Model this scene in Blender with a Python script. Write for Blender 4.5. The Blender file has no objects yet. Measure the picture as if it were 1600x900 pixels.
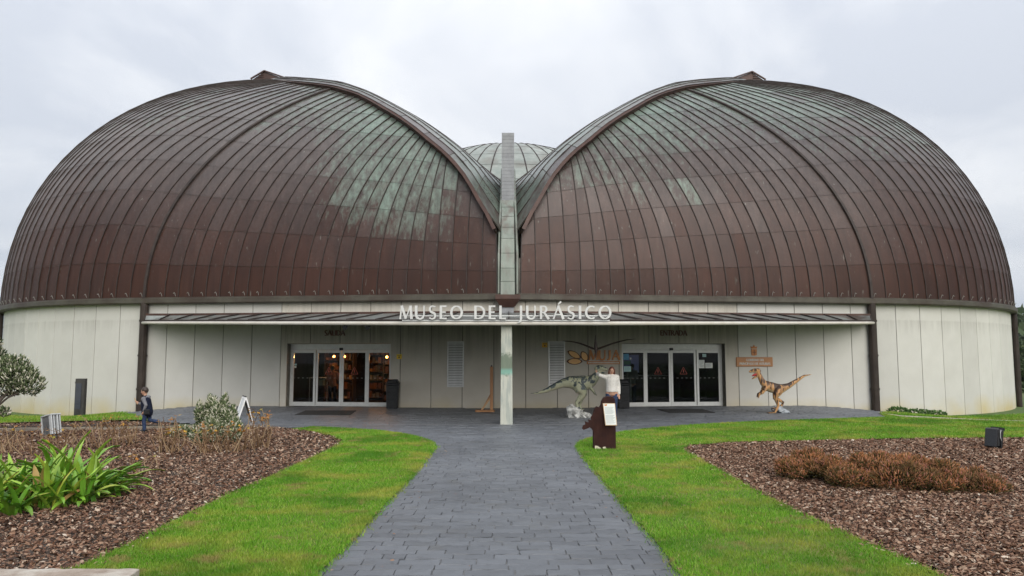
import bpy, bmesh, math, random
import numpy as np
from mathutils import Vector, Matrix, geometry
random.seed(7); rng = np.random.default_rng(7)
S = bpy.context.scene; COL = S.collection
R_ = math.radians

# ------------------------------------------------------------------ camera
F_PX = 1180.0; PITCH = math.atan(109/1180); EYE = 1.75; CX = 795.0
cam = bpy.data.cameras.new("camera"); cam_o = bpy.data.objects.new("camera", cam); COL.objects.link(cam_o)
cam.sensor_width = 36; cam.lens = F_PX/1600*36; cam.clip_start = 0.05; cam.clip_end = 9000
cam_o.location = (0, 0, EYE)
cam_o.rotation_euler = (math.pi/2+PITCH, 0, -math.atan(5/F_PX))
S.camera = cam_o

# ------------------------------------------------------------------ sky, sun, exposure
SUN_EL, SUN_AZ = 29, 162          # degrees; azimuth clockwise from +Y (behind the viewer, to the right)
w = bpy.data.worlds.new("World"); S.world = w; w.use_nodes = True
nt = w.node_tree; nt.nodes.clear()
def nd(nt, typ, ins=None, **kw):
    n = nt.nodes.new(typ)
    for k, v in kw.items(): setattr(n, k, v)
    for k, v in (ins or {}).items():
        if isinstance(v, bpy.types.NodeSocket): nt.links.new(v, n.inputs[k])
        else: n.inputs[k].default_value = v
    return n
sky = nd(nt, 'ShaderNodeTexSky', sky_type='NISHITA', sun_disc=False, sun_elevation=R_(SUN_EL), sun_rotation=R_(SUN_AZ))
tc = nd(nt, 'ShaderNodeTexCoord')
sp = nd(nt, 'ShaderNodeSeparateXYZ', {0: tc.outputs['Generated']})
zc = nd(nt, 'ShaderNodeMath', {0: sp.outputs['Z'], 1: 0.0}, operation='MAXIMUM')
za = nd(nt, 'ShaderNodeMath', {0: zc.outputs[0], 1: 0.22}, operation='ADD')
dx = nd(nt, 'ShaderNodeMath', {0: sp.outputs['X'], 1: za.outputs[0]}, operation='DIVIDE')
dy = nd(nt, 'ShaderNodeMath', {0: sp.outputs['Y'], 1: za.outputs[0]}, operation='DIVIDE')
cv = nd(nt, 'ShaderNodeCombineXYZ', {0: dx.outputs[0], 1: dy.outputs[0], 2: 0.0})
n1 = nd(nt, 'ShaderNodeTexNoise', {'Vector': cv.outputs[0], 'Scale': 1.1, 'Detail': 7.0, 'Roughness': 0.55, 'Distortion': 0.5})
cr = nd(nt, 'ShaderNodeValToRGB', {0: n1.outputs[0]})
cr.color_ramp.elements[0].position = 0.41; cr.color_ramp.elements[0].color = (4.15, 4.35, 4.75, 1)
cr.color_ramp.elements[1].position = 0.59; cr.color_ramp.elements[1].color = (5.85, 5.9, 6.0, 1)
mx = nd(nt, 'ShaderNodeMix', {0: 0.93, 6: sky.outputs[0], 7: cr.outputs[0]}, data_type='RGBA')
# an overcast sky brightens towards the zenith
z2 = nd(nt, 'ShaderNodeMath', {0: zc.outputs[0], 1: 0.85, 2: 0.93}, operation='MULTIPLY_ADD')
sc = nd(nt, 'ShaderNodeVectorMath', {0: mx.outputs[2], 'Scale': z2.outputs[0]}, operation='SCALE')
bg = nd(nt, 'ShaderNodeBackground', {'Color': sc.outputs[0], 'Strength': 0.1})
nt.links.new(bg.outputs[0], nd(nt, 'ShaderNodeOutputWorld').inputs[0])
sun = bpy.data.lights.new("sun", 'SUN'); sun.energy = 1.5; sun.angle = R_(50); sun.color = (1, .95, .87)
sun_o = bpy.data.objects.new("sun", sun); COL.objects.link(sun_o)
el, az = R_(SUN_EL), R_(SUN_AZ)
sd = Vector((math.sin(az)*math.cos(el), math.cos(az)*math.cos(el), math.sin(el)))
sun_o.location = sd*60; sun_o.rotation_euler = sd.to_track_quat('Z', 'Y').to_euler()
S.view_settings.view_transform = 'Standard'; S.view_settings.look = 'None'
S.view_settings.exposure = 0.6; S.view_settings.gamma = 1.0
S.render.engine = 'CYCLES'; S.cycles.max_bounces = 7; S.cycles.transparent_max_bounces = 12
S.cycles.caustics_reflective = False; S.cycles.caustics_refractive = False

# ------------------------------------------------------------------ helpers
def ray(px, py):
    u, v = px-CX, 450.-py
    return (u, F_PX*math.cos(PITCH)-v*math.sin(PITCH), F_PX*math.sin(PITCH)+v*math.cos(PITCH))
def gp(px, py, z=0.0):                       # where a line of sight meets the level z
    r = ray(px, py); k = (z-EYE)/r[2]; return (r[0]*k, r[1]*k)
def at(px, py, Y):                           # where a line of sight meets the distance Y
    r = ray(px, py); k = Y/r[1]; return Vector((r[0]*k, Y, EYE+r[2]*k))
def proj(p):
    X, Y, Z = p[0], p[1], p[2]-EYE
    d = Y*math.cos(PITCH)+Z*math.sin(PITCH); v = -Y*math.sin(PITCH)+Z*math.cos(PITCH)
    return CX+F_PX*X/d, 450-F_PX*v/d
def sstep(a, b, x):
    t = np.clip((np.asarray(x, float)-a)/(b-a), 0, 1); return t*t*(3-2*t)
def gz(x, y):                                # terrain: falls a little beside the building
    return -0.42*sstep(10.5, 16.5, np.abs(x))*sstep(19, 28, y)
def gz1(x, y): return float(gz(x, y))

def link(name, me, mat=None, parent=None, kind=None):
    o = bpy.data.objects.new(name, me); COL.objects.link(o)
    if mat:
        for m in (mat if isinstance(mat, (list, tuple)) else [mat]): me.materials.append(m)
    if parent: o.parent = parent
    if kind: o['kind'] = kind
    return o
def tag(o, label, cat, group=None):
    o['label'] = label; o['category'] = cat
    if group: o['group'] = group
    return o
def thing(name, label, cat, loc=(0, 0, 0), rz=0, group=None):
    o = bpy.data.objects.new(name, None); COL.objects.link(o); o.empty_display_size = .2
    o.location = loc; o.rotation_euler = (0, 0, rz)
    return tag(o, label, cat, group)
def adopt(o, parent):                        # keep world placement under a parent Empty
    o.parent = parent
    o.matrix_parent_inverse = (Matrix.Translation(parent.location) @ parent.rotation_euler.to_matrix().to_4x4()).inverted()
    return o
def copy_tree(o, parent=None):
    c = o.copy(); COL.objects.link(c)
    if parent: c.parent = parent
    for ch in o.children: copy_tree(ch, c)
    return c
def np_mesh(name, v, tris=None, quads=None, smooth=False, uv=None):
    me = bpy.data.meshes.new(name); v = np.asarray(v, np.float32)
    nl = (0 if tris is None else tris.size)+(0 if quads is None else quads.size)
    ntri = 0 if tris is None else len(tris); nq = 0 if quads is None else len(quads)
    me.vertices.add(len(v)); me.vertices.foreach_set('co', v.ravel())
    me.loops.add(nl); me.polygons.add(ntri+nq)
    li = np.concatenate([x.ravel() for x in (tris, quads) if x is not None]).astype(np.int32)
    me.loops.foreach_set('vertex_index', li)
    st = np.concatenate([np.arange(ntri)*3, ntri*3+np.arange(nq)*4]).astype(np.int32)
    me.polygons.foreach_set('loop_start', st)
    if smooth: me.polygons.foreach_set('use_smooth', np.ones(ntri+nq, bool))
    me.update(calc_edges=True); return me
def fattr(me, name, vals):
    a = me.attributes.new(name, 'FLOAT', 'POINT'); a.data.foreach_set('value', np.asarray(vals, np.float32).ravel())

class MB:
    def __init__(s): s.v = []; s.f = []; s.m = []; s.cur = 0
    def add(s, vs, fs):
        b = len(s.v); s.v += [tuple(p) for p in vs]; s.f += [tuple(i+b for i in f) for f in fs]; s.m += [s.cur]*len(fs); return s
    def box(s, x0, x1, y0, y1, z0, z1, taper=0.0, M=None):
        t = taper
        vs = [(x0, y0, z0), (x1, y0, z0), (x1, y1, z0), (x0, y1, z0), (x0+t, y0+t, z1), (x1-t, y0+t, z1), (x1-t, y1-t, z1), (x0+t, y1-t, z1)]
        if M is not None: vs = [tuple(M @ Vector(p)) for p in vs]
        return s.add(vs, [(3, 2, 1, 0), (4, 5, 6, 7), (0, 1, 5, 4), (1, 2, 6, 5), (2, 3, 7, 6), (3, 0, 4, 7)])
    def bar(s, a, b, w, h=None, up=(0, 0, 1)):
        a, b = Vector(a), Vector(b); h = h or w; d = (b-a).normalized(); upv = Vector(up)
        if abs(d.dot(upv)) > .98: upv = Vector((0, 1, 0))
        x = d.cross(upv).normalized()*w/2; z = x.cross(d).normalized()*h/2
        vs = [a-x-z, a+x-z, a+x+z, a-x+z, b-x-z, b+x-z, b+x+z, b-x+z]
        return s.add(vs, [(0, 1, 2, 3), (7, 6, 5, 4), (0, 4, 5, 1), (1, 5, 6, 2), (2, 6, 7, 3), (3, 7, 4, 0)])
    def tube(s, pts, rad, n=8, cap=True, flat=1.0, round_ends=False):
        pts = [Vector(p) for p in pts]; rad = list(rad) if hasattr(rad, '__len__') else [rad]*len(pts)
        if round_ends:
            d0 = (pts[0]-pts[1]).normalized(); d1 = (pts[-1]-pts[-2]).normalized(); r0, r1 = rad[0], rad[-1]
            pts = [pts[0]+d0*r0*.95, pts[0]+d0*r0*.6]+pts+[pts[-1]+d1*r1*.6, pts[-1]+d1*r1*.95]
            rad = [r0*.3, r0*.8]+rad+[r1*.8, r1*.3]
        b = len(s.v); prev = None
        for i, p in enumerate(pts):
            d = (pts[min(i+1, len(pts)-1)]-pts[max(i-1, 0)]).normalized()
            if prev is None: prev = Vector((0, 0, 1)) if abs(d.z) < .9 else Vector((0, 1, 0))
            x = d.cross(prev).normalized(); y = x.cross(d).normalized(); prev = y
            for k in range(n):
                t = 2*math.pi*k/n; s.v.append(tuple(p+x*math.cos(t)*rad[i]*flat+y*math.sin(t)*rad[i]))
        for i in range(len(pts)-1):
            for k in range(n):
                a, c = b+i*n+k, b+i*n+(k+1) % n; s.f.append((a, c, c+n, a+n)); s.m.append(s.cur)
        if cap:
            s.f.append(tuple(b+k for k in range(n))[::-1]); s.m.append(s.cur)
            e = b+(len(pts)-1)*n; s.f.append(tuple(e+k for k in range(n))); s.m.append(s.cur)
        return s
    def ball(s, c, r, nu=12, nv=8, M=None):
        c = Vector(c); r = Vector(r) if hasattr(r, '__len__') else Vector((r, r, r)); b = len(s.v)
        vs = [(0, 0, -1)]+[(math.cos(2*math.pi*j/nu)*math.cos(-math.pi/2+math.pi*i/nv), math.sin(2*math.pi*j/nu)*math.cos(-math.pi/2+math.pi*i/nv), math.sin(-math.pi/2+math.pi*i/nv)) for i in range(1, nv) for j in range(nu)]+[(0, 0, 1)]
        for q in vs:
            p = Vector((q[0]*r.x, q[1]*r.y, q[2]*r.z))
            if M is not None: p = M @ p
            s.v.append(tuple(c+p))
        top = b+len(vs)-1; fs = []
        for j in range(nu): fs.append((b, b+1+(j+1) % nu, b+1+j)); fs.append((top, top-nu+j, top-nu+(j+1) % nu))
        for i in range(nv-2):
            for j in range(nu):
                a = b+1+i*nu+j; c2 = b+1+i*nu+(j+1) % nu; fs.append((a, c2, c2+nu, a+nu))
        s.f += fs; s.m += [s.cur]*len(fs); return s
    def prism(s, poly, fn, d0, d1):          # poly of (u,v); fn(u,v,d) -> world point
        n = len(poly); vs = [fn(u, v, d0) for u, v in poly]+[fn(u, v, d1) for u, v in poly]
        ar = sum(poly[i][0]*poly[(i+1) % n][1]-poly[(i+1) % n][0]*poly[i][1] for i in range(n))
        tri = geometry.tessellate_polygon([[Vector((u, v, 0)) for u, v in poly]])
        fs = []
        for t in tri:
            fs.append(tuple(t)); fs.append(tuple(i+n for i in t)[::-1])
        fs += [(i, (i+1) % n, n+(i+1) % n, n+i) for i in range(n)]
        return s.add(vs, fs)
    def build(s, name, mat=None, parent=None, smooth=False, kind=None, fix=False, bevel=0):
        me = bpy.data.meshes.new(name); me.from_pydata(s.v, [], s.f)
        if fix or bevel:
            bm = bmesh.new(); bm.from_mesh(me)
            if bevel:
                bmesh.ops.remove_doubles(bm, verts=bm.verts, dist=1e-5)
                bmesh.ops.recalc_face_normals(bm, faces=bm.faces)
                ed = [e for e in bm.edges if len(e.link_faces) == 2 and e.calc_face_angle(0) > .6]
                bmesh.ops.bevel(bm, geom=ed, offset=bevel, segments=1, affect='EDGES', clamp_overlap=True)
            else: bmesh.ops.recalc_face_normals(bm, faces=bm.faces)
            bm.to_mesh(me); bm.free()
        elif any(s.m): me.polygons.foreach_set('material_index', s.m)
        if smooth: me.polygons.foreach_set('use_smooth', [True]*len(me.polygons))
        me.update(); return link(name, me, mat, parent, kind)
def fuse(name, mb, voxel, mat, parent=None, it=6, fac=.5):      # tubes and balls grown together into one continuous skin
    me = bpy.data.meshes.new('tmp'); me.from_pydata(mb.v, [], mb.f); o = bpy.data.objects.new('tmp', me); COL.objects.link(o)
    bm = bmesh.new(); bm.from_mesh(me); bmesh.ops.recalc_face_normals(bm, faces=bm.faces); bm.to_mesh(me); bm.free()
    r = o.modifiers.new('r', 'REMESH'); r.mode = 'VOXEL'; r.voxel_size = voxel; r.use_smooth_shade = True
    if it: q = o.modifiers.new('s', 'SMOOTH'); q.iterations = it; q.factor = fac
    dg = bpy.context.evaluated_depsgraph_get(); out = bpy.data.meshes.new_from_object(o.evaluated_get(dg)); out.name = name
    bpy.data.objects.remove(o); bpy.data.meshes.remove(me)
    out.materials.clear(); out.polygons.foreach_set('use_smooth', [True]*len(out.polygons))
    return link(name, out, mat, parent)

# ------------------------------------------------------------------ materials
def mat(name, c1, c2=None, scale=4.0, rough=.6, bump=0.0, bscale=40.0, metal=0.0, rand=0.0, stretch=(1, 1, 1), c3=None, s3=1.0, spec=.5, island=False, sub=0.0, contrast=.3):
    m = bpy.data.materials.new(name); m.use_nodes = True; nt = m.node_tree; p = nt.nodes['Principled BSDF']
    tc = nd(nt, 'ShaderNodeTexCoord'); mp = nd(nt, 'ShaderNodeMapping', {'Vector': tc.outputs['Object'], 'Scale': stretch})
    c2 = c2 or c1
    n = nd(nt, 'ShaderNodeTexNoise', {'Vector': mp.outputs[0], 'Scale': scale, 'Detail': 6.0, 'Roughness': .6})
    mr = nd(nt, 'ShaderNodeMapRange', {0: n.outputs[0], 1: .5-contrast/2, 2: .5+contrast/2})
    col = nd(nt, 'ShaderNodeMix', {0: mr.outputs[0], 6: (*c1, 1), 7: (*c2, 1)}, data_type='RGBA').outputs[2]
    if c3:
        n3 = nd(nt, 'ShaderNodeTexNoise', {'Vector': mp.outputs[0], 'Scale': s3, 'Detail': 4.0})
        m3 = nd(nt, 'ShaderNodeMapRange', {0: n3.outputs[0], 1: .47, 2: .66})
        col = nd(nt, 'ShaderNodeMix', {0: m3.outputs[0], 6: col, 7: (*c3, 1)}, data_type='RGBA').outputs[2]
    if rand:
        if island: rv = nd(nt, 'ShaderNodeNewGeometry').outputs['Random Per Island']
        else: rv = nd(nt, 'ShaderNodeObjectInfo').outputs['Random']
        k = nd(nt, 'ShaderNodeMapRange', {0: rv, 1: 0.0, 2: 1.0, 3: 1-rand, 4: 1+rand})
        col = nd(nt, 'ShaderNodeVectorMath', {0: col, 'Scale': k.outputs[0]}, operation='SCALE').outputs[0]
    nt.links.new(col, p.inputs['Base Color'])
    p.inputs['Roughness'].default_value = rough; p.inputs['Metallic'].default_value = metal
    p.inputs['Specular IOR Level'].default_value = spec
    if sub:
        p.inputs['Subsurface Weight'].default_value = sub; p.inputs['Subsurface Radius'].default_value = (.02, .008, .005)
    if bump:
        nb = nd(nt, 'ShaderNodeTexNoise', {'Vector': mp.outputs[0], 'Scale': bscale, 'Detail': 5.0})
        b = nd(nt, 'ShaderNodeBump', {'Height': nb.outputs[0], 'Strength': bump, 'Distance': .02})
        nt.links.new(b.outputs[0], p.inputs['Normal'])
    return m
def ramp_island(name, stops, rough=.6, spec=.3, trans=0.0, patch=None):   # each small piece takes one colour of the ramp; patch = (colour, scale)
    m = bpy.data.materials.new(name); m.use_nodes = True; nt = m.node_tree; p = nt.nodes['Principled BSDF']
    g = nd(nt, 'ShaderNodeNewGeometry')
    r = nd(nt, 'ShaderNodeValToRGB', {0: g.outputs['Random Per Island']})
    while len(r.color_ramp.elements) < len(stops): r.color_ramp.elements.new(.5)
    for e, (pos, c) in zip(r.color_ramp.elements, stops): e.position = pos; e.color = (*c, 1)
    col = r.outputs[0]
    if patch:
        tc = nd(nt, 'ShaderNodeTexCoord')
        for c, s, lo, hi, amt in patch:
            n = nd(nt, 'ShaderNodeTexNoise', {'Vector': tc.outputs['Object'], 'Scale': s, 'Detail': 4.0, 'Roughness': .6})
            k = nd(nt, 'ShaderNodeMapRange', {0: n.outputs[0], 1: lo, 2: hi, 3: 0.0, 4: amt})
            col = nd(nt, 'ShaderNodeMix', {0: k.outputs[0], 6: col, 7: (*c, 1)}, data_type='RGBA').outputs[2]
    nt.links.new(col, p.inputs['Base Color']); p.inputs['Roughness'].default_value = rough; p.inputs['Specular IOR Level'].default_value = spec
    if trans:
        out = nt.nodes['Material Output']; tb = nd(nt, 'ShaderNodeBsdfTranslucent', {'Color': col})
        mx = nd(nt, 'ShaderNodeMixShader', {0: trans, 1: p.outputs[0], 2: tb.outputs[0]}); nt.links.new(mx.outputs[0], out.inputs[0])
    return m
def copper_mat(name='copper'):
    m = bpy.data.materials.new(name); m.use_nodes = True; nt = m.node_tree; p = nt.nodes['Principled BSDF']
    tc = nd(nt, 'ShaderNodeTexCoord')
    pa = nd(nt, 'ShaderNodeAttribute', attribute_name='patina').outputs['Fac']
    to = nd(nt, 'ShaderNodeAttribute', attribute_name='tone').outputs['Fac']
    ag = nd(nt, 'ShaderNodeAttribute', attribute_name='age').outputs['Fac']
    mp = nd(nt, 'ShaderNodeMapping', {'Vector': tc.outputs['Object'], 'Scale': (3.2, 3.2, .9)})
    st = nd(nt, 'ShaderNodeTexNoise', {'Vector': mp.outputs[0], 'Scale': 1.6, 'Detail': 8.0, 'Roughness': .68})
    fine = nd(nt, 'ShaderNodeTexNoise', {'Vector': tc.outputs['Object'], 'Scale': 9.0, 'Detail': 6.0, 'Roughness': .7})
    big = nd(nt, 'ShaderNodeTexNoise', {'Vector': tc.outputs['Object'], 'Scale': .5, 'Detail': 3.0})
    # red brown low, purple brown with age
    k = nd(nt, 'ShaderNodeMath', {0: fine.outputs[0], 1: .7, 2: -.35}, operation='MULTIPLY_ADD')
    k2 = nd(nt, 'ShaderNodeMath', {0: k.outputs[0], 1: ag}, operation='ADD', use_clamp=True)
    br = nd(nt, 'ShaderNodeMix', {0: k2.outputs[0], 6: (.042, .0155, .009, 1), 7: (.092, .079, .074, 1)}, data_type='RGBA')
    tn = nd(nt, 'ShaderNodeMapRange', {0: to, 1: 0.0, 2: 1.0, 3: .92, 4: 1.08})
    tn2 = nd(nt, 'ShaderNodeMapRange', {0: big.outputs[0], 1: .3, 2: .7, 3: .85, 4: 1.15})
    tm = nd(nt, 'ShaderNodeMath', {0: tn.outputs[0], 1: tn2.outputs[0]}, operation='MULTIPLY')
    brs = nd(nt, 'ShaderNodeVectorMath', {0: br.outputs[2], 'Scale': tm.outputs[0]}, operation='SCALE')
    a = nd(nt, 'ShaderNodeMath', {0: st.outputs[0], 1: 2.6, 2: -1.72}, operation='MULTIPLY_ADD')
    b = nd(nt, 'ShaderNodeMath', {0: pa, 1: 1.55, 2: a.outputs[0]}, operation='MULTIPLY_ADD', use_clamp=True)
    gr = nd(nt, 'ShaderNodeMix', {0: fine.outputs[0], 6: (.12, .175, .14, 1), 7: (.205, .25, .21, 1)}, data_type='RGBA')
    c = nd(nt, 'ShaderNodeMix', {0: b.outputs[0], 6: brs.outputs[0], 7: gr.outputs[2]}, data_type='RGBA')
    # pale bird streaks and drips
    mp2 = nd(nt, 'ShaderNodeMapping', {'Vector': tc.outputs['Object'], 'Scale': (9, 9, 1.3)})
    dr = nd(nt, 'ShaderNodeTexNoise', {'Vector': mp2.outputs[0], 'Scale': 1.3, 'Detail': 3.0})
    dm = nd(nt, 'ShaderNodeMapRange', {0: dr.outputs[0], 1: .69, 2: .76, 3: 0.0, 4: .5})
    mp3 = nd(nt, 'ShaderNodeMapping', {'Vector': tc.outputs['Object'], 'Scale': (5.5, 5.5, .28)})
    rs = nd(nt, 'ShaderNodeTexNoise', {'Vector': mp3.outputs[0], 'Scale': 1.0, 'Detail': 6.0, 'Roughness': .65})
    rk = nd(nt, 'ShaderNodeMapRange', {0: rs.outputs[0], 1: .3, 2: .7, 3: .74, 4: 1.28})
    cs = nd(nt, 'ShaderNodeVectorMath', {0: c.outputs[2], 'Scale': rk.outputs[0]}, operation='SCALE')
    c2 = nd(nt, 'ShaderNodeMix', {0: dm.outputs[0], 6: cs.outputs[0], 7: (.27, .27, .24, 1)}, data_type='RGBA')
    nt.links.new(c2.outputs[2], p.inputs['Base Color'])
    ro = nd(nt, 'ShaderNodeMapRange', {0: fine.outputs[0], 1: .3, 2: .7, 3: .36, 4: .5})
    ra = nd(nt, 'ShaderNodeMath', {0: ag, 1: -.14, 2: ro.outputs[0]}, operation='MULTIPLY_ADD')
    nt.links.new(ra.outputs[0], p.inputs['Roughness'])
    sa = nd(nt, 'ShaderNodeMath', {0: ag, 1: .45, 2: .38}, operation='MULTIPLY_ADD', use_clamp=True); nt.links.new(sa.outputs[0], p.inputs['Specular IOR Level'])
    p.inputs['Metallic'].default_value = .15
    bp = nd(nt, 'ShaderNodeBump', {'Height': st.outputs[0], 'Strength': .12, 'Distance': .03}); nt.links.new(bp.outputs[0], p.inputs['Normal'])
    return m
def concrete_mat(name='concrete_panel', c1=(.50, .49, .45, 1), c2=(.63, .62, .58, 1), z0=1.9, st_=.42, off=-.22):
    m = bpy.data.materials.new(name); m.use_nodes = True; nt = m.node_tree; p = nt.nodes['Principled BSDF']
    tc = nd(nt, 'ShaderNodeTexCoord'); xyz = nd(nt, 'ShaderNodeSeparateXYZ', {0: tc.outputs['Object']})
    oi = nd(nt, 'ShaderNodeObjectInfo')
    n = nd(nt, 'ShaderNodeTexNoise', {'Vector': tc.outputs['Object'], 'Scale': 1.4, 'Detail': 8.0, 'Roughness': .65})
    mp = nd(nt, 'ShaderNodeMapping', {'Vector': tc.outputs['Object'], 'Scale': (7, 7, .22)})
    s = nd(nt, 'ShaderNodeTexNoise', {'Vector': mp.outputs[0], 'Scale': 1.0, 'Detail': 6.0, 'Roughness': .7})
    base = nd(nt, 'ShaderNodeMix', {0: n.outputs[0], 6: c1, 7: c2}, data_type='RGBA').outputs[2]
    k = nd(nt, 'ShaderNodeMapRange', {0: oi.outputs['Random'], 1: 0., 2: 1., 3: .93, 4: 1.06})
    base = nd(nt, 'ShaderNodeVectorMath', {0: base, 'Scale': k.outputs[0]}, operation='SCALE').outputs[0]
    # rain streaks from the gutter; the stronger set also paints in the canopy's shade
    zt = nd(nt, 'ShaderNodeMapRange', {0: xyz.outputs[2], 1: z0, 2: 3.75, 3: 0., 4: 1.})
    zu = nd(nt, 'ShaderNodeMapRange', {0: xyz.outputs[2], 1: 3.15, 2: 3.25, 3: 1., 4: .35})
    zt = nd(nt, 'ShaderNodeMath', {0: zt.outputs[0], 1: zu.outputs[0]}, operation='MULTIPLY')
    st = nd(nt, 'ShaderNodeMath', {0: s.outputs[0], 1: zt.outputs[0], 2: off}, operation='MULTIPLY_ADD')
    sm = nd(nt, 'ShaderNodeMapRange', {0: st.outputs[0], 1: 0., 2: .35, 3: 0., 4: st_})
    base = nd(nt, 'ShaderNodeMix', {0: sm.outputs[0], 6: base, 7: (.17, .155, .125, 1)}, data_type='RGBA').outputs[2]
    # yellow lichen near the foot of the wall
    zb = nd(nt, 'ShaderNodeMapRange', {0: xyz.outputs[2], 1: .75, 2: -.4, 3: 0., 4: 1.})
    n2 = nd(nt, 'ShaderNodeTexNoise', {'Vector': tc.outputs['Object'], 'Scale': .8, 'Detail': 5.0})
    zk = nd(nt, 'ShaderNodeMath', {0: n2.outputs[0], 1: zb.outputs[0]}, operation='MULTIPLY')
    zm = nd(nt, 'ShaderNodeMapRange', {0: zk.outputs[0], 1: .2, 2: .62, 3: 0., 4: .75})
    base = nd(nt, 'ShaderNodeMix', {0: zm.outputs[0], 6: base, 7: (.52, .42, .17, 1)}, data_type='RGBA').outputs[2]
    nt.links.new(base, p.inputs['Base Color']); p.inputs['Roughness'].default_value = .85
    nb = nd(nt, 'ShaderNodeTexNoise', {'Vector': tc.outputs['Object'], 'Scale': 25.0, 'Detail': 6.0})
    b = nd(nt, 'ShaderNodeBump', {'Height': nb.outputs[0], 'Strength': .25, 'Distance': .01}); nt.links.new(b.outputs[0], p.inputs['Normal'])
    return m
def glass_mat():
    m = bpy.data.materials.new('door_glass'); m.use_nodes = True; nt = m.node_tree; nt.nodes.clear()
    t = nd(nt, 'ShaderNodeBsdfTransparent', {'Color': (.55, .58, .57, 1)}); g = nd(nt, 'ShaderNodeBsdfGlossy', {'Roughness': .02, 'Color': (.9, .95, 1, 1)})
    fr = nd(nt, 'ShaderNodeFresnel', {'IOR': 1.22}); mx = nd(nt, 'ShaderNodeMixShader', {0: fr.outputs[0], 1: t.outputs[0], 2: g.outputs[0]})
    nt.links.new(mx.outputs[0], nd(nt, 'ShaderNodeOutputMaterial').inputs[0]); return m
def emit(name, c, e):
    m = bpy.data.materials.new(name); m.use_nodes = True; p = m.node_tree.nodes['Principled BSDF']
    p.inputs['Base Color'].default_value = (*c, 1); p.inputs['Emission Color'].default_value = (*c, 1); p.inputs['Emission Strength'].default_value = e; return m

COPPER = copper_mat(); CONC = concrete_mat(); CONC2 = concrete_mat('grimy_shaded_concrete_panel', (.47, .435, .37, 1), (.63, .60, .53, 1), .9, .85, -.13); GLASS = glass_mat()  # CONC2: grime plus the canopy's shade, painted as darkening towards the top
BACK = mat('seam_joint', (.10, .075, .06), (.21, .19, .155), 3, .6)
SEAM = mat('dark_copper_seam', (.024, .016, .013), (.05, .036, .03), 3, .55, spec=.35)
RIB = mat('brown_copper_trim', (.045, .019, .013), (.075, .034, .023), 3, .5, .1, 20, .15)
GUTTER = mat('gutter_copper', (.052, .043, .032), (.085, .078, .058), 2.2, .55, .2, 14, .15, c3=(.045, .028, .02), s3=.7)
PALEV = mat('pale_verdigris_copper', (.23, .265, .24), (.33, .355, .325), 2.2, .45, .15, 9, .1, rand=.12, island=True, c3=(.20, .20, .175), s3=.8)
VERD = mat('verdigris_copper', (.18, .215, .18), (.27, .295, .26), 3, .5, .15, 9, .1, c3=(.17, .15, .13), s3=2.2, stretch=(1.5, 1.5, .6))
LILAC = mat('lilac_zinc', (.215, .22, .235), (.29, .30, .315), 4, .5, .15, 30)
ALU = mat('brushed_aluminium', (.58, .59, .59), (.66, .67, .67), 6, .38, metal=.25)
DARK = mat('dark_void', (.012, .011, .010), rough=.9)
JOINT = mat('dark_wall_joint', (.10, .095, .08), (.15, .14, .12), 3, .9)  # dark backing colour that shows in the gaps between wall panels
WHITE = mat('white_paint', (.72, .73, .72), (.8, .8, .8), 5, .45)
BLACKP = mat('black_plastic', (.010, .011, .012), (.018, .019, .021), 8, .5, spec=.3)
PIPE = mat('dark_brown_pipe', (.026, .018, .014), (.045, .033, .026), 2, .6, .1, 12, spec=.3)
# ------------------------------------------------------------------ the museum: three copper shells on a concrete wall
bld = thing('museum_building', 'museum with three ribbed brown copper domes above a pale concrete panel wall', 'building', (0, 27, 0))
TA = R_(8); UX, UY = math.cos(TA), math.sin(TA); NX, NY = -UY, UX
FOOT = np.array([13.9, 28.45]); RR, HH, ZB = 13.0, 12.45, 3.92
CC = FOOT+RR*np.array([NX, NY])
def surf(x, y, off=0.0):                     # height and outward normal of the shell over plan points
    px, py = x-CC[0], y-CC[1]; s = -(px*UX+py*UY); q = px*NX+py*NY
    rad = np.where(s > 0, np.abs(q), np.hypot(px, py)); rad = np.minimum(rad, RR)
    pw = 2+.20*np.where(s > 0, 0, (s/np.maximum(rad, .5))**2)     # the round end has fuller shoulders than the straight part
    z = ZB+HH*np.maximum(0, 1-(rad/RR)**pw)**(1/pw)
    gx = np.where(s > 0, q*NX, px)/RR**2; gy = np.where(s > 0, q*NY, py)/RR**2; gzz = (z-ZB)/HH**2
    l = np.sqrt(gx**2+gy**2+gzz**2)+1e-9
    return np.stack([x, y, z], -1)+off*np.stack([gx, gy, gzz], -1)/l[..., None]
# brow line in plan, from the low end at the spine to the crown
EX = np.array([.45, 1.06, 1.65, 2.29, 3.08, 3.94, 5.13, 6.39, 7.76, 9.14, 10.24, 11.6, 13.2])
EY = np.array([26.78, 27.15, 27.6, 28.05, 28.57, 29.23, 30.14, 31.24, 32.28, 33.19, 34.01, 35.6, 39.0])
def brow(x): return np.interp(x, EX, EY)
def base_pt(a):                              # a: metres along the gutter from the spine; straight, then round
    L0 = FOOT[0]/UX
    if a <= L0: return np.array([a*UX, FOOT[1]-(L0-a)*UY])
    ph = (a-L0)/RR; d = np.array([-NX*math.cos(ph)+UX*math.sin(ph), -NY*math.cos(ph)+UY*math.sin(ph)]); return CC+RR*d
def base_dir(a):
    p, q = base_pt(a-.01), base_pt(a+.01); d = (q-p)/np.linalg.norm(q-p); return d
L0 = FOOT[0]/UX
A_ALL = [0.42+.548*i for i in range(25)]
A_ALL[-1] = L0*.985
NB = len(A_ALL)-1                            # index of the bold seam
A_ALL += [A_ALL[-1]+.61*i for i in range(1, 66)]
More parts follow.
